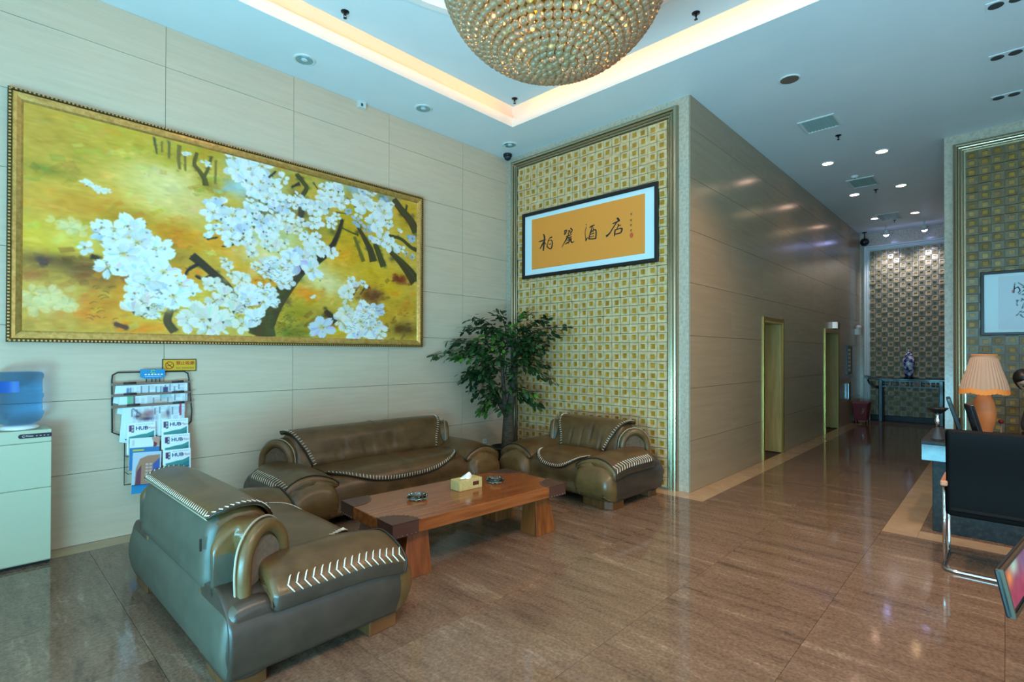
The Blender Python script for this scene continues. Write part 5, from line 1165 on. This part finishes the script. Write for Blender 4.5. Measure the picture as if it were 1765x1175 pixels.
def sprinkler(label, x, y, z):
    t = thing('sprinkler', label, 'sprinkler', (x, y, z), 0, 'fire sprinklers on the ceiling')
    MB().lathe([(.038, 0), (.036, -.006), (.016, -.010), (.014, -.012)], (0, 0, 0), 20).obj('rosette', 'metal_black', t)
    mb = MB().lathe([(.010, -.010), (.010, -.03), (.006, -.036)], (0, 0, 0), 10); mb.tube([(-.012, 0, -.03), (-.014, 0, -.045), (0, 0, -.058)], .003, 5); mb.tube([(.012, 0, -.03), (.014, 0, -.045), (0, 0, -.058)], .003, 5); mb.obj('head', 'metal_black', t)
    MB().lathe([(.0, -.056), (.016, -.058), (.017, -.061), (0, -.062)], (0, 0, 0), 14, caps=False).obj('deflector', 'metal_black', t)
sprinkler('black sprinkler on the tray panel by its painting-side edge', -3.30, -1.14, PZ); sprinkler('black sprinkler on the tray panel by its tiled-wall edge', -1.08, -3.46, PZ); sprinkler('black sprinkler at the far corner of the tray panel', -1.06, -1.16, PZ)
sprinkler('black sprinkler beside the nearest hall vent', 2.43, -3.878, H); sprinkler('black sprinkler beside the middle hall vent', 5.55, -3.83, H); sprinkler('black sprinkler between the farthest hall downlights', 8.35, -3.75, H)
t = thing('smoke_detector', 'small pale smoke detector before the middle hall vent', 'smoke detector', (4.47, -3.70, H))
MB().lathe([(.055, 0), (.055, -.012), (.04, -.03), (.018, -.036)], (0, 0, 0), 24).obj('housing', 'white_plastic', t); MB().lathe([(.015, -.035), (.012, -.042)], (0, 0, 0), 12).obj('sensor', 'lamp_dark', t)
t = thing('motion_sensor', 'small boxy sensor where the painting wall meets the ceiling', 'sensor', (-2.483, -.03, H-.045))
MB().box(-.045, .045, -.03, .03, -.03, .045).obj('case', 'trim_white', t, bevel=.004); MB().box(-.025, .0, -.033, -.029, -.02, .012).obj('lens', 'lamp_dark', t)
def dome_camera(label, x, y, z, s=1.0):
    t = thing('dome_camera', label, 'security camera', (x, y, z))
    MB().lathe([(.062*s, 0), (.065*s, -.012*s), (.062*s, -.04*s)], (0, 0, 0), 28).obj('base', 'metal_black', t)
    MB().sphere((0, 0, -.042*s), .054*s, 20, 12).obj('dome', 'dark_panel', t)
dome_camera('black dome camera in the ceiling corner by the tiled wall', -.155, -.165, H)
t = thing('bracket_camera', 'dark camera hung by a rod in the far hall corner', 'security camera', (9.30, -3.04, H))
MB().lathe([(.05, 0), (.05, -.02)], (0, 0, 0), 16).obj('rosette', 'metal_black', t); MB().tube([(0, 0, 0), (0, 0, -.16)], .012, 8).obj('rod', 'metal_black', t); MB().sphere((0, 0, -.24), .095, 16, 10).obj('housing', 'metal_black', t)
for i, (y, lb) in enumerate(((-3.522, 'left'), (-4.215, 'right'))):
    t = thing('spotlight', 'bluish spotlight over the hall end wall, the %s one' % lb, 'spotlight', (8.86, y, H), 0, 'spotlights over the end wall')
    MB().tube([(0, 0, 0), (0, 0, -.10)], .014, 8).obj('stem', 'trim_white', t)
    d = Vector((.45, 0, -.9)).normalized(); p0 = Vector((0, 0, -.09)); mb = MB(); mb.tube([p0, p0+d*.03, p0+d*.11], [.03, .05, .06], 16); mb.obj('housing', 'trim_white', t)
    MB().sphere(tuple(p0+d*.11), .055, 14, 8).obj('lamp_globe', 'spot_on', t)
    sp = spot('beam', tuple(p0+d*.19), 60, (.86, .86, 1.0), 84, 1.0, None, .03); sp.parent = t; sp.rotation_euler = d.to_track_quat('-Z', 'Y').to_euler()

# ------------------------------------------------------------------ chandelier
ch = thing('chandelier', 'bowl-shaped chandelier of strung crystal balls hanging in the ceiling tray', 'chandelier', (CC[0], CC[1], 3.78))
ca, cb_ = .64, .545
balls = []
th = .035
while th < PI/2+.25:
    r = ca*math.sin(min(th, PI/2)) if th < PI/2 else ca*math.sin(th); z = -cb_*math.cos(th)
    n = max(1, int(2*PI*r/.0465)); ph = random.uniform(0, 6.28)
    for k in range(n):
        a = ph+2*PI*k/n; balls.append((r*math.cos(a), r*math.sin(a), z))
    th += .0465/math.sqrt((ca*math.cos(th))**2+(cb_*math.sin(th))**2)
bl = MB().sphere((0, 0, 0), .0245, 10, 7).obj('crystal_ball', 'crystal', ch); bmesh_ = bl.data
rel = CAM-Vector((CC[0], CC[1], 3.78))
order = sorted(balls, key=lambda b: (Vector(b)-rel).length)
rest = MB()
for i, b in enumerate(order):
    if i == 0: bl.location = b
    elif i < 299: inst('crystal_ball', bmesh_, ch, b)
    else: rest.sphere(b, .0245, 7, 5)
stuff(rest.obj('crystal_strings', 'crystal', ch))
mb = MB()
for k in range(36):
    a = 2*PI*k/36; mb.tube([((ca-.034)*math.sin(t_)*math.cos(a), (ca-.034)*math.sin(t_)*math.sin(a), -(cb_-.034)*math.cos(t_)) for t_ in np.linspace(.08, PI/2+.2, 12)], .007, 5)
for t_ in np.linspace(.2, PI/2+.2, 9):
    mb.tube([((ca-.03)*math.sin(t_)*math.cos(a), (ca-.03)*math.sin(t_)*math.sin(a), -(cb_-.03)*math.cos(t_)) for a in np.linspace(0, 2*PI, 41)[:-1]], .007, 5, closed=True)
mb.obj('brass_cage', 'brass', ch)
MB().lathe([(.02, -.43), (.22, -.39), (.40, -.26), (.51, -.03), (.53, .1)], (0, 0, 0), 40, caps=False).obj('inner_bowl', 'brass', ch)
mb = MB(); mb.lathe([(ca-.05, .10), (ca+.03, .10), (ca+.03, .17), (ca-.05, .17)], (0, 0, 0), 48); mb.tube([(0, 0, -.35), (0, 0, 1.27)], .03, 10)
for k in range(4): a = PI/2*k; mb.tube([(0, 0, .55), (ca*math.cos(a), ca*math.sin(a), .14)], .012, 6)
mb.lathe([(.16, 1.24), (.12, 1.19), (.05, 1.17)], (0, 0, 0), 24); mb.obj('rim_and_stem', 'brass', ch)
for k in range(8):
    a = 2*PI*k/8; MB().sphere((.30*math.cos(a), .30*math.sin(a), .16), .04, 10, 8).obj('bulb', 'bulb_on', ch)
for k in range(26):
    a = 2*PI*k*.382; t_ = .25+1.25*k/25; rb = .565*math.sin(t_); MB().sphere((rb*math.cos(a), rb*math.sin(a), -.47*math.cos(t_)), .018, 8, 6).obj('bulb', 'bulb_on', ch)

# ------------------------------------------------------------------ hall: signs, panels, trolley, altar table, vase
t = thing('exit_sign', 'small lit sign box above the second doorway in the hall', 'sign', (6.85, YC, 2.18))
MB().box(-.16, .16, -.07, 0, -.075, .075).obj('case', 'metal_black', t, bevel=.006); MB().box(-.165, -.05, -.072, -.0, -.065, .065).obj('lit_face', 'exit_sign', t)
t = thing('wall_lamp', 'small white emergency lamp high on the hall wall near its end', 'emergency lamp', (8.98, YC, 2.13))
MB().box(-.11, .11, -.08, 0, -.09, .05).obj('case', 'white_plastic', t, bevel=.006); 
for s_ in (-.06, .06): MB().sphere((s_, -.06, .09), .05, 12, 8).obj('lamp_head', 'white_plastic', t)
t = thing('notice_frame', 'narrow dark-framed notice panel beyond the second doorway', 'notice', (8.2, YC, 1.45))
V, F = rect_frame([(0, 0), (0, .03), (.03, .03), (.03, .01)], -.24, .24, -.32, .32); MB().add(V, F).obj('frame', 'black_frame', t); MB().box(-.22, .22, -.012, 0, -.30, .30).obj('sheet', 'tile_gold_dim', t)
mb = MB()
for k in range(6): mb.box(-.14, .14, -.0135, -.0118, -.25+k*.09, -.20+k*.09)
mb.obj('print', 'mat_board', t)
t = thing('lift_panel', 'slim steel panel on the hall wall above the red trolley', 'panel', (8.2, YC, .74))
MB().box(-.16, .16, -.02, 0, -.20, .20).obj('plate', 'rack_stick', t, bevel=.004); MB().box(-.15, -.08, -.024, -.018, -.17, .17).obj('strip', 'chrome', t)
t = thing('red_trolley', 'small dark red trolley bin standing at the hall wall', 'trolley', (8.55, -3.10, 0))
MB().hexa([(-.16, -.12, .07), (.16, -.12, .07), (.16, .12, .07), (-.16, .12, .07), (-.20, -.15, .46), (.20, -.15, .46), (.20, .15, .46), (-.20, .15, .46)]).obj('body', 'red_plastic', t, bevel=.012)
MB().box(-.21, .21, -.16, .16, .45, .485).obj('lid', 'red_plastic', t, bevel=.008); MB().hexa([(-.165, -.10, .2), (-.16, -.05, .1), (-.16, .0, .1), (-.165, -.03, .2), (-.195, -.09, .36), (-.19, -.06, .34), (-.19, -.03, .34), (-.195, -.05, .36)]).obj('plate', 'chrome', t)
for sx in (-.15, .15):
    for sy in (-.11, .11): MB().lathe([(.028, -.012), (.035, -.008), (.035, .008), (.028, .012)], (0, 0, 0), 14).obj('caster', 'metal_black', t, (sx, sy, .035), (PI/2, 0, 0))
at = thing('altar_table', 'dark lacquered altar table with upturned ends at the hall end', 'table', (9.24, -3.93, 0))
TW = .85
MB().box(-.17, .17, -TW+.06, TW-.06, .985, 1.02).obj('tabletop', 'lacquer', at, bevel=.005)
for sg in (-1, 1):
    mb = MB(); mb.hexa([(-.17, sg*(TW-.10), .985), (.17, sg*(TW-.10), .985), (.17, sg*(TW+.0), 1.01), (-.17, sg*(TW+.0), 1.01), (-.17, sg*(TW-.10), 1.02), (.17, sg*(TW-.10), 1.02), (.17, sg*(TW+.02), 1.075), (-.17, sg*(TW+.02), 1.075)]); mb.obj('upturned_end', 'lacquer', at)
    for sx in (-.12, .12):
        MB().box(sx-.03, sx+.03, sg*(TW-.30)-.035, sg*(TW-.30)+.035, 0, .985).obj('leg', 'lacquer', at, bevel=.008)
    mb = MB(); mb.tube([(-.13, sg*(TW-.27), .80), (-.13, sg*(TW-.16), .82), (-.13, sg*(TW-.08), .90), (-.13, sg*(TW-.05), .985)], [.025, .025, .022, .018], 8); mb.obj('bracket', 'lacquer', at)
mb = MB(); a, b = -TW+.30, TW-.30
mb.box(-.14, -.11, a, b, .82, .85); mb.box(-.14, -.11, a, b, .955, .985)
for k in range(7):
    y = a+(b-a)*k/6; mb.box(-.138, -.114, y-.010, y+.010, .84, .96)
for k in range(6):
    y = a+(b-a)*(k+.5)/6; mb.box(-.138, -.116, y-.05, y+.05, .897, .909); mb.box(-.138, -.116, y-.006, y+.006, .85, .955)
mb.obj('fretwork', 'lacquer', at)
vs = thing('vase', 'tall blue and white lidded vase on the altar table', 'vase', (9.24, -3.895, 1.02))
MB().lathe([(.085, 0), (.085, .03), (.07, .045)], (0, 0, 0), 20).obj('stand', 'black_frame', vs)
MB().lathe([(.06, .04), (.075, .08), (.10, .2), (.122, .33), (.118, .43), (.085, .50), (.055, .53), (.055, .545)], (0, 0, 0), 28).obj('body', 'porcelain_blue', vs)
MB().lathe([(.068, .545), (.06, .575), (.03, .60), (.014, .61), (.018, .635), (.010, .665), (0, .675)], (0, 0, 0), 20, caps=False).obj('lid', 'porcelain_blue', vs)

# ------------------------------------------------------------------ reception
rc = thing('reception_counter', 'dark granite reception desk with marble fascia coloured by reflected blue daylight at the right', 'counter', (.2, -4.96, 0))
MB().box(.09, .15, -3.2, -.07, 0, .64).obj('front_panel', 'dark_granite', rc, bevel=.004)
for (a, b) in ((-.13, -.07), (-3.2, -3.14)): MB().box(.15, 1.0, a, b, 0, .64).obj('side_panel', 'dark_granite', rc, bevel=.004)
MB().box(0, .03, -3.25, 0, .635, .81).obj('fascia', 'counter_marble', rc, bevel=.004)
MB().box(0.03, .20, -3.25, 0, .64, .775).obj('apron', 'dark_granite', rc, bevel=.004)
MB().box(-.005, 1.06, -3.26, .005, .776, .812).obj('desktop', 'dark_granite', rc, bevel=.006)
DT = .812
tl = thing('table_lamp', 'glowing table lamp with pleated fringed shade on the reception desk', 'lamp', (.80, -5.362, DT))
MB().lathe([(.07, 0), (.075, .015), (.055, .03), (.062, .07), (.082, .16), (.086, .24), (.07, .33), (.04, .40), (.022, .43), (.018, .47)], (0, 0, 0), 28).obj('lamp_base', 'lamp_glow_body', tl)
n = 72; V = []; F = []; 
ringsS = [(.088, .755), (.09, .735), (.098, .72), (.125, .62), (.155, .52), (.172, .455)]
for j, (r, z) in enumerate(ringsS):
    for k in range(n):
        a = 2*PI*k/n; rr_ = r*(1+.018*(1 if k % 2 else -1)*(j > 1)); zz = z-(.016*abs(math.cos(3*a)) if j == len(ringsS)-1 else 0); V.append((rr_*math.cos(a), rr_*math.sin(a), zz))
for j in range(len(ringsS)-1):
    for k in range(n): F.append((j*n+k, j*n+(k+1) % n, (j+1)*n+(k+1) % n, (j+1)*n+k))
MB().add(V, F).obj('shade', 'lampshade', tl)
V = []; F = []
for k in range(n):
    a = 2*PI*k/n; zz = .455-.016*abs(math.cos(3*a)); V += [(.173*math.cos(a), .173*math.sin(a), zz+.004), (.178*math.cos(a), .178*math.sin(a), zz-.04-.006*(k % 2))]
for k in range(n): j = (k+1) % n; F.append((2*k, 2*j, 2*j+1, 2*k+1))
MB().add(V, F).obj('fringe', 'fringe', tl)
MB().tube([(.089*math.cos(a), .089*math.sin(a), .757) for a in np.linspace(0, 2*PI, 33)[:-1]], .006, 6, closed=True).obj('top_band', 'fringe', tl)
MB().sphere((0, 0, .58), .035, 12, 8).obj('bulb', 'bulb_on', tl)
lp = point('lamp_light', (0, 0, .60), 1.8, (1, .55, .25), .04); lp.parent = tl
def monitor(label, loc, rz, tilt, w_=.36, h_=.30):
    t = thing('monitor', label, 'monitor', loc, rz, 'monitors on the reception desk')
    MB().lathe([(.065, 0), (.068, .008), (.03, .018)], (0, 0, 0), 24).obj('foot', 'screen_black', t)
    MB().tube([(0, 0, .01), (0, .01, .16)], .018, 8).obj('neck', 'screen_black', t)
    mb = MB().box(-w_/2, w_/2, -.018, .014, 0, h_); o = mb.obj('screen_case', 'screen_black', t, (0, .0, .06), (R(tilt), 0, 0), bevel=.006)
    MB().box(-w_/2+.015, w_/2-.015, -.0195, -.017, .03, h_-.015).obj('screen', 'dark_panel', o)
monitor('black flat monitor edge-on at the left end of the reception desk', (.84, -5.185, DT), R(4), -16, .30)
monitor('black flat monitor under the lampshade on the reception desk', (.46, -5.33, DT), R(14), -14, .22, .27)
t = thing('pedestal_bowl', 'dark shallow bowl on a chrome stem at the desk\'s left end', 'bowl', (.34, -5.062, DT))
MB().lathe([(.05, 0), (.048, .01), (.02, .09), (.012, .11)], (0, 0, 0), 20).obj('foot', 'lamp_dark', t)
MB().lathe([(.012, .10), (.012, .14), (.022, .17), (.012, .20), (.018, .235)], (0, 0, 0), 16).obj('stem', 'chrome', t)
MB().lathe([(.018, .23), (.045, .245), (.075, .275), (.08, .285), (.05, .27), (0, .262)], (0, 0, 0), 24, caps=False).obj('dish', 'black_frame', t)
t = thing('paper_stack', 'loose white papers lying on the reception desk before the lamp', 'papers', (.36, -5.60, DT), .2)
for k in range(5): MB().box(-.11, .11, -.15, .15, .002*k, .002*k+.0015).obj('sheet', 'white_paper', t, rot=(0, 0, .06*k-.1))
t = thing('telephone', 'black desk telephone on the reception desk beside the lamp', 'telephone', (.68, -5.58, DT), R(80))
MB().hexa([(-.09, -.1, 0), (.09, -.1, 0), (.09, .1, 0), (-.09, .1, 0), (-.085, -.09, .03), (.085, -.09, .03), (.085, .09, .06), (-.085, .09, .06)]).obj('body', 'screen_black', t, bevel=.006)
MB().tube([(-.065, -.09, .065), (-.065, -.03, .085), (-.065, .05, .09), (-.065, .1, .085)], [.026, .016, .016, .026], 8).obj('handset', 'screen_black', t)
kb = MB()
for i in range(4):
    for j in range(3): kb.box(0+j*.025, .018+j*.025, -.07+i*.026, -.052+i*.026, .036+i*.006, .044+i*.007)
stuff(kb.obj('keys', 'rack_stick', t))
t = thing('pen_stand', 'red bead topped pen stand on the reception desk right of the lamp', 'pen stand', (.86, -5.475, DT))
MB().lathe([(.028, 0), (.028, .006), (.008, .012), (.006, .14)], (0, 0, 0), 14).obj('stand', 'rack_stick', t); MB().sphere((0, 0, .15), .02, 12, 8).obj('bead', 'red_plastic', t)
t = thing('indicator_lamp', 'tiny orange glowing lamp at the lamp foot on the desk', 'indicator', (.62, -5.36, DT))
MB().lathe([(.02, 0), (.02, .012)], (0, 0, 0), 12).obj('base', 'screen_black', t); MB().sphere((0, 0, .018), .014, 10, 6).obj('glow', 'orange_glow', t)

# framed ink painting behind the desk
ik = thing('ink_painting', 'black-framed pale ink painting on the reception wall', 'painting', (XR-.028, -6.12, 2.235), -PI/2)
hw_, hh_ = .85, .412
V, F = rect_frame([(0, 0), (0, .04), (.006, .044), (.032, .044), (.036, .036), (.036, .02)], -hw_, hw_, -hh_, hh_); MB().add(V, F).obj('frame', 'black_frame', ik)
MB().box(-hw_+.02, hw_-.02, -.02, 0, -hh_+.02, hh_-.02).obj('mat_board', 'mat_board', ik)
p = Paint(300, 150, (206, 216, 222)); rgk = random.Random(8)
for k in range(60):
    x = rgk.gauss(75, 24); y = rgk.gauss(70, 24); an = rgk.uniform(0, 6.3); L_ = rgk.uniform(5, 16)
    p.line([(x, y), (x+L_*.5*math.cos(an), y+L_*.5*math.sin(an)+2), (x+L_*math.cos(an), y+L_*math.sin(an))], 3.5, .6, (50, 52, 58), .8)
p.line([(40, 20), (80, 60), (120, 120), (180, 135), (250, 110)], 2, 7, (70, 66, 62), .8)
for k in range(40): p.blob(rgk.gauss(190, 40), rgk.gauss(90, 25), 4, 3, (190, 150, 150), .5)
p.rect(28, 40, 33, 48, (196, 90, 80), .8)
grid_print('sheet', np.clip(p.a, 0, 255), 1.36, .68, ik, (0, -.0212, 0))
mb = MB()
stroke2(mb, [(-.54, .17), (-.50, .19)], [.01, .012], -.0225); stroke2(mb, [(-.53, .21), (-.535, .12)], [.012, .008], -.0226); stroke2(mb, [(-.50, .2), (-.48, .15), (-.50, .12)], [.01, .012, .008], -.0227); stroke2(mb, [(-.46, .19), (-.43, .17), (-.46, .13)], [.01, .014, .006], -.0228)
mb.obj('brush_writing', 'ink', ik)

# visitor chair
vc = thing('cantilever_chair', 'black leather and chrome tube chair facing the reception desk', 'chair', (-.45, -5.46, 0))
mb = MB(); hw_ = .285
# one continuous tube: rear floor bar, side runners, front uprights, arm rails
pth = [(-.10, hw_, .62), (.12, hw_, .61), (.20, hw_, .56), (.21, hw_, .45), (.20, hw_, .10), (.17, hw_, .03), (.10, hw_, .014), (-.24, hw_, .014), (-.30, hw_-.015, .014), (-.315, hw_-.06, .014)]
full = pth+[(p[0], -p[1], p[2]) for p in reversed(pth)]
mb.tube(full, .013, 10); mb.obj('tube_frame', 'chrome', vc)
for sg in (-1, 1):
    MB().tube([(-.215, sg*(hw_), .05), (-.215, sg*hw_, .60)], .012, 10).obj('rear_upright', 'chrome', vc)
    MB().box(-.26, .14, sg*hw_-.022, sg*hw_+.022, .605, .645).obj('arm_pad', 'arm_pad', vc, bevel=.01)
V, F = puff(spline([(.20, .42), (.23, .45), (.20, .485), (-.15, .48), (-.22, .46), (-.2, .415)], 4, True), -.27, .27, .03, 0)
V = [(b, a, c) for (a, b, c) in V]; MB().add(V, F, 0, True).obj('seat', 'black_leather', vc)
V, F = puff(spline([(-.20, .40), (-.17, .46), (-.20, .7), (-.245, 1.0), (-.265, 1.015), (-.29, .99), (-.25, .7), (-.225, .42)], 5, True), -.275, .275, .03, 0)
V = [(b, a, c) for (a, b, c) in V]; MB().add(V, F, 0, True).obj('backrest', 'black_leather', vc)

# tilted display board at the right edge
db = thing('display_board', 'black-framed display board with a colourful print at the right edge', 'display stand', (-2.86, -5.53, 0), R(-8.6))
brd = MB().box(-.20, .42, -.012, .012, -.085, .085).obj('board', 'black_frame', db, (0, 0, .70), (R(-12), 0, 0), bevel=.006)
p = Paint(60, 24, (150, 60, 80)); p.blob(20, 20, 20, 10, (176, 60, 90), .9); p.blob(16, 2, 10, 6, (190, 220, 190), .95); p.blob(4, 6, 5, 5, (230, 130, 50), .95); p.blob(40, 6, 16, 8, (120, 110, 150), .8); p.noise(8, 5)
grid_print('print', np.clip(p.a, 0, 255), .56, .13, brd, (.11, -.0128, .006))
V, F = rect_frame([(0, 0), (0, .016), (.006, .018), (.012, .014)], -.20, .42, -.085, .085); MB().add(V, F).obj('gilt_rim', 'gilt_dark', brd)
MB().tube([(.10, -.20, .02), (.10, -.20, .606)], .014, 10).obj('post', 'metal_black', db); MB().lathe([(.13, 0), (.13, .012), (.02, .025)], (.10, -.20, 0), 32).obj('foot', 'metal_black', db); MB().box(.06, .14, -.22, .01, .604, .616).obj('bracket', 'metal_black', db, bevel=.002)

# ------------------------------------------------------------------ receptionist (mostly out of frame, behind the desk)
st_ = thing('office_stool', 'dark round stool behind the reception desk', 'stool', (1.52, -5.86, 0))
MB().lathe([(.19, .35), (.20, .37), (.19, .395), (.05, .40)], (0, 0, 0), 28).obj('seat', 'black_leather', st_); MB().tube([(0, 0, .04), (0, 0, .36)], .025, 10).obj('column', 'chrome', st_); MB().lathe([(.19, 0), (.19, .015), (.03, .05)], (0, 0, 0), 28).obj('foot', 'chrome', st_)
ps_ = thing('person', 'dark-haired person in dark clothes seated behind the reception desk, looking down', 'person', (1.50, -5.86, 0), PI/2*3)
def skin_mesh(name, nodes, edges, rad, material, parent, root=0, lv=2):
    me = bpy.data.meshes.new(name); me.from_pydata(nodes, edges, []); me.materials.append(M[material])
    o = bpy.data.objects.new(name, me); C.objects.link(o); o.parent = parent
    sk = o.modifiers.new('skin', 'SKIN'); sk.use_smooth_shade = True
    if not me.skin_vertices: 
        bm = bmesh.new(); bm.from_mesh(me); bm.verts.layers.skin.verify(); bm.to_mesh(me); bm.free()
    for i, r in enumerate(rad):
        v = me.skin_vertices[0].data[i]; v.radius = (r, r) if not isinstance(r, tuple) else r; v.use_root = (i == root)
    sb = o.modifiers.new('subd', 'SUBSURF'); sb.levels = lv; sb.render_levels = lv
    return o
# local frame: front = -Y
nodes = [(0, 0, .52), (0, 0, .70), (-.02, -.02, .92), (-.05, -.03, 1.06), (-.10, -.05, 1.15), (-.145, -.07, 1.215),
         (.17, -.03, 1.03), (.21, -.10, .87), (.17, -.30, .85), (-.17, -.03, 1.03), (-.21, -.10, .87), (-.17, -.30, .85),
         (.09, -.02, .50), (.11, -.40, .50), (.11, -.42, .10), (.11, -.50, .05), (-.09, -.02, .50), (-.11, -.40, .50), (-.11, -.42, .10), (-.11, -.50, .05)]
edges = [(0, 1), (1, 2), (2, 3), (3, 4), (4, 5), (3, 6), (6, 7), (7, 8), (3, 9), (9, 10), (10, 11), (0, 12), (12, 13), (13, 14), (14, 15), (0, 16), (16, 17), (17, 18), (18, 19)]
rad = [(.15, .11), (.13, .10), (.15, .11), (.12, .085), (.052, .052), (.05, .05), .068, .048, .036, .068, .048, .036, .085, .065, .045, .04, .085, .065, .045, .04]
skin_mesh('body', nodes, edges, rad, 'suit', ps_)
# neck + head as one surface of rings, face down-tilted
mb = MB(); V = []; F = []; n = 24
hd = [(-.125, .045, .045, .0), (-.09, .047, .05, .0), (-.075, .052, .066, -.012), (-.05, .060, .080, -.014), (-.02, .070, .090, -.008), (.01, .074, .096, 0), (.045, .076, .098, .003), (.08, .070, .09, .006), (.105, .052, .068, .008), (.12, .025, .034, .008), (.124, .004, .004, .008)]
for (z, rx, ry, dy) in hd:
    for k in range(n):
        a = 2*PI*k/n; x = rx*math.cos(a); y = ry*math.sin(a)+dy
        fr = max(0, -math.sin(a))
        if abs(z+.02) < .02 and abs(math.cos(a)) < .2 and fr > .5: y -= .020        # nose
        if abs(z-.01) < .012 and .25 < abs(math.cos(a)) < .6 and fr > .3: y += .007    # eye sockets
        V.append((x, y, z))
for i in range(len(hd)-1):
    for k in range(n): F.append((i*n+k, i*n+(k+1) % n, (i+1)*n+(k+1) % n, (i+1)*n+k))
F.append(tuple(range(n-1, -1, -1))); F.append(tuple((len(hd)-1)*n+k for k in range(n)))
head = MB().add(V, F, 0, True).obj('head', 'skin', ps_, (-.20, -.095, 1.305), (R(22), R(-24), R(-6)), subsurf=1)
for sg in (-1, 1):
    MB().sphere((sg*.031, -.083, .010), .0105, 10, 8).obj('eye', 'eye', head); MB().sphere((sg*.076, .01, -.01), .022, 10, 8, sc=(.4, .8, 1.3)).obj('ear', 'skin', head)
    MB().tube([(sg*.018, -.094, .03), (sg*.034, -.090, .035), (sg*.048, -.078, .03)], .003, 5).obj('eyebrow', 'hair', head)
MB().tube([(-.022, -.091, -.052), (0, -.097, -.050), (.022, -.091, -.052)], [.003, .006, .003], 8).obj('mouth', 'lips', head)
V = []; F = []
hr = [(-.07, .078, .06, .035), (-.03, .086, .085, .022), (.02, .088, .100, .012), (.06, .088, .108, .006), (.095, .076, .095, .006), (.122, .050, .065, .008), (.138, .02, .025, .008), (.14, .003, .003, .008)]
for (z, rx, ry, dy) in hr:
    for k in range(n):
        a = 2*PI*k/n; y = ry*math.sin(a)+dy
        if math.sin(a) < -.1 and z < .045: y = max(y, -.02)
        V.append((rx*math.cos(a), y, z))
for i in range(len(hr)-1):
    for k in range(n): F.append((i*n+k, i*n+(k+1) % n, (i+1)*n+(k+1) % n, (i+1)*n+k))
F.append(tuple(range(n-1, -1, -1))); MB().add(V, F, 0, True).obj('hair', 'hair', head, subsurf=1)
for sg in (-1, 1):
    # hands resting on the desk: palm, four fingers and a thumb grown as one skin
    o = (sg*.16, -.36, .842); nd = [(o[0], o[1]+.05, o[2]+.0), (o[0], o[1], o[2]), (o[0], o[1]-.035, o[2]+.002)]; ed = [(0, 1), (1, 2)]; rd = [(.022, .018), (.034, .014), (.036, .012)]
    for k, (dx, L_) in enumerate(((-.027, .062), (-.009, .075), (.009, .07), (.026, .055))):
        b = len(nd); nd += [(o[0]+dx, o[1]-.06, o[2]+.004), (o[0]+dx*1.1, o[1]-.06-L_*.5, o[2]+.004), (o[0]+dx*1.1, o[1]-.06-L_*.95, o[2]-.012)]; ed += [(2, b), (b, b+1), (b+1, b+2)]; rd += [.0095, .0085, .007]
    b = len(nd); nd += [(o[0]-sg*.04, o[1]-.02, o[2]-.002), (o[0]-sg*.055, o[1]-.055, o[2]-.006)]; ed += [(1, b), (b, b+1)]; rd += [.011, .009]
    skin_mesh('hand', nd, ed, rd, 'skin', ps_, lv=1)
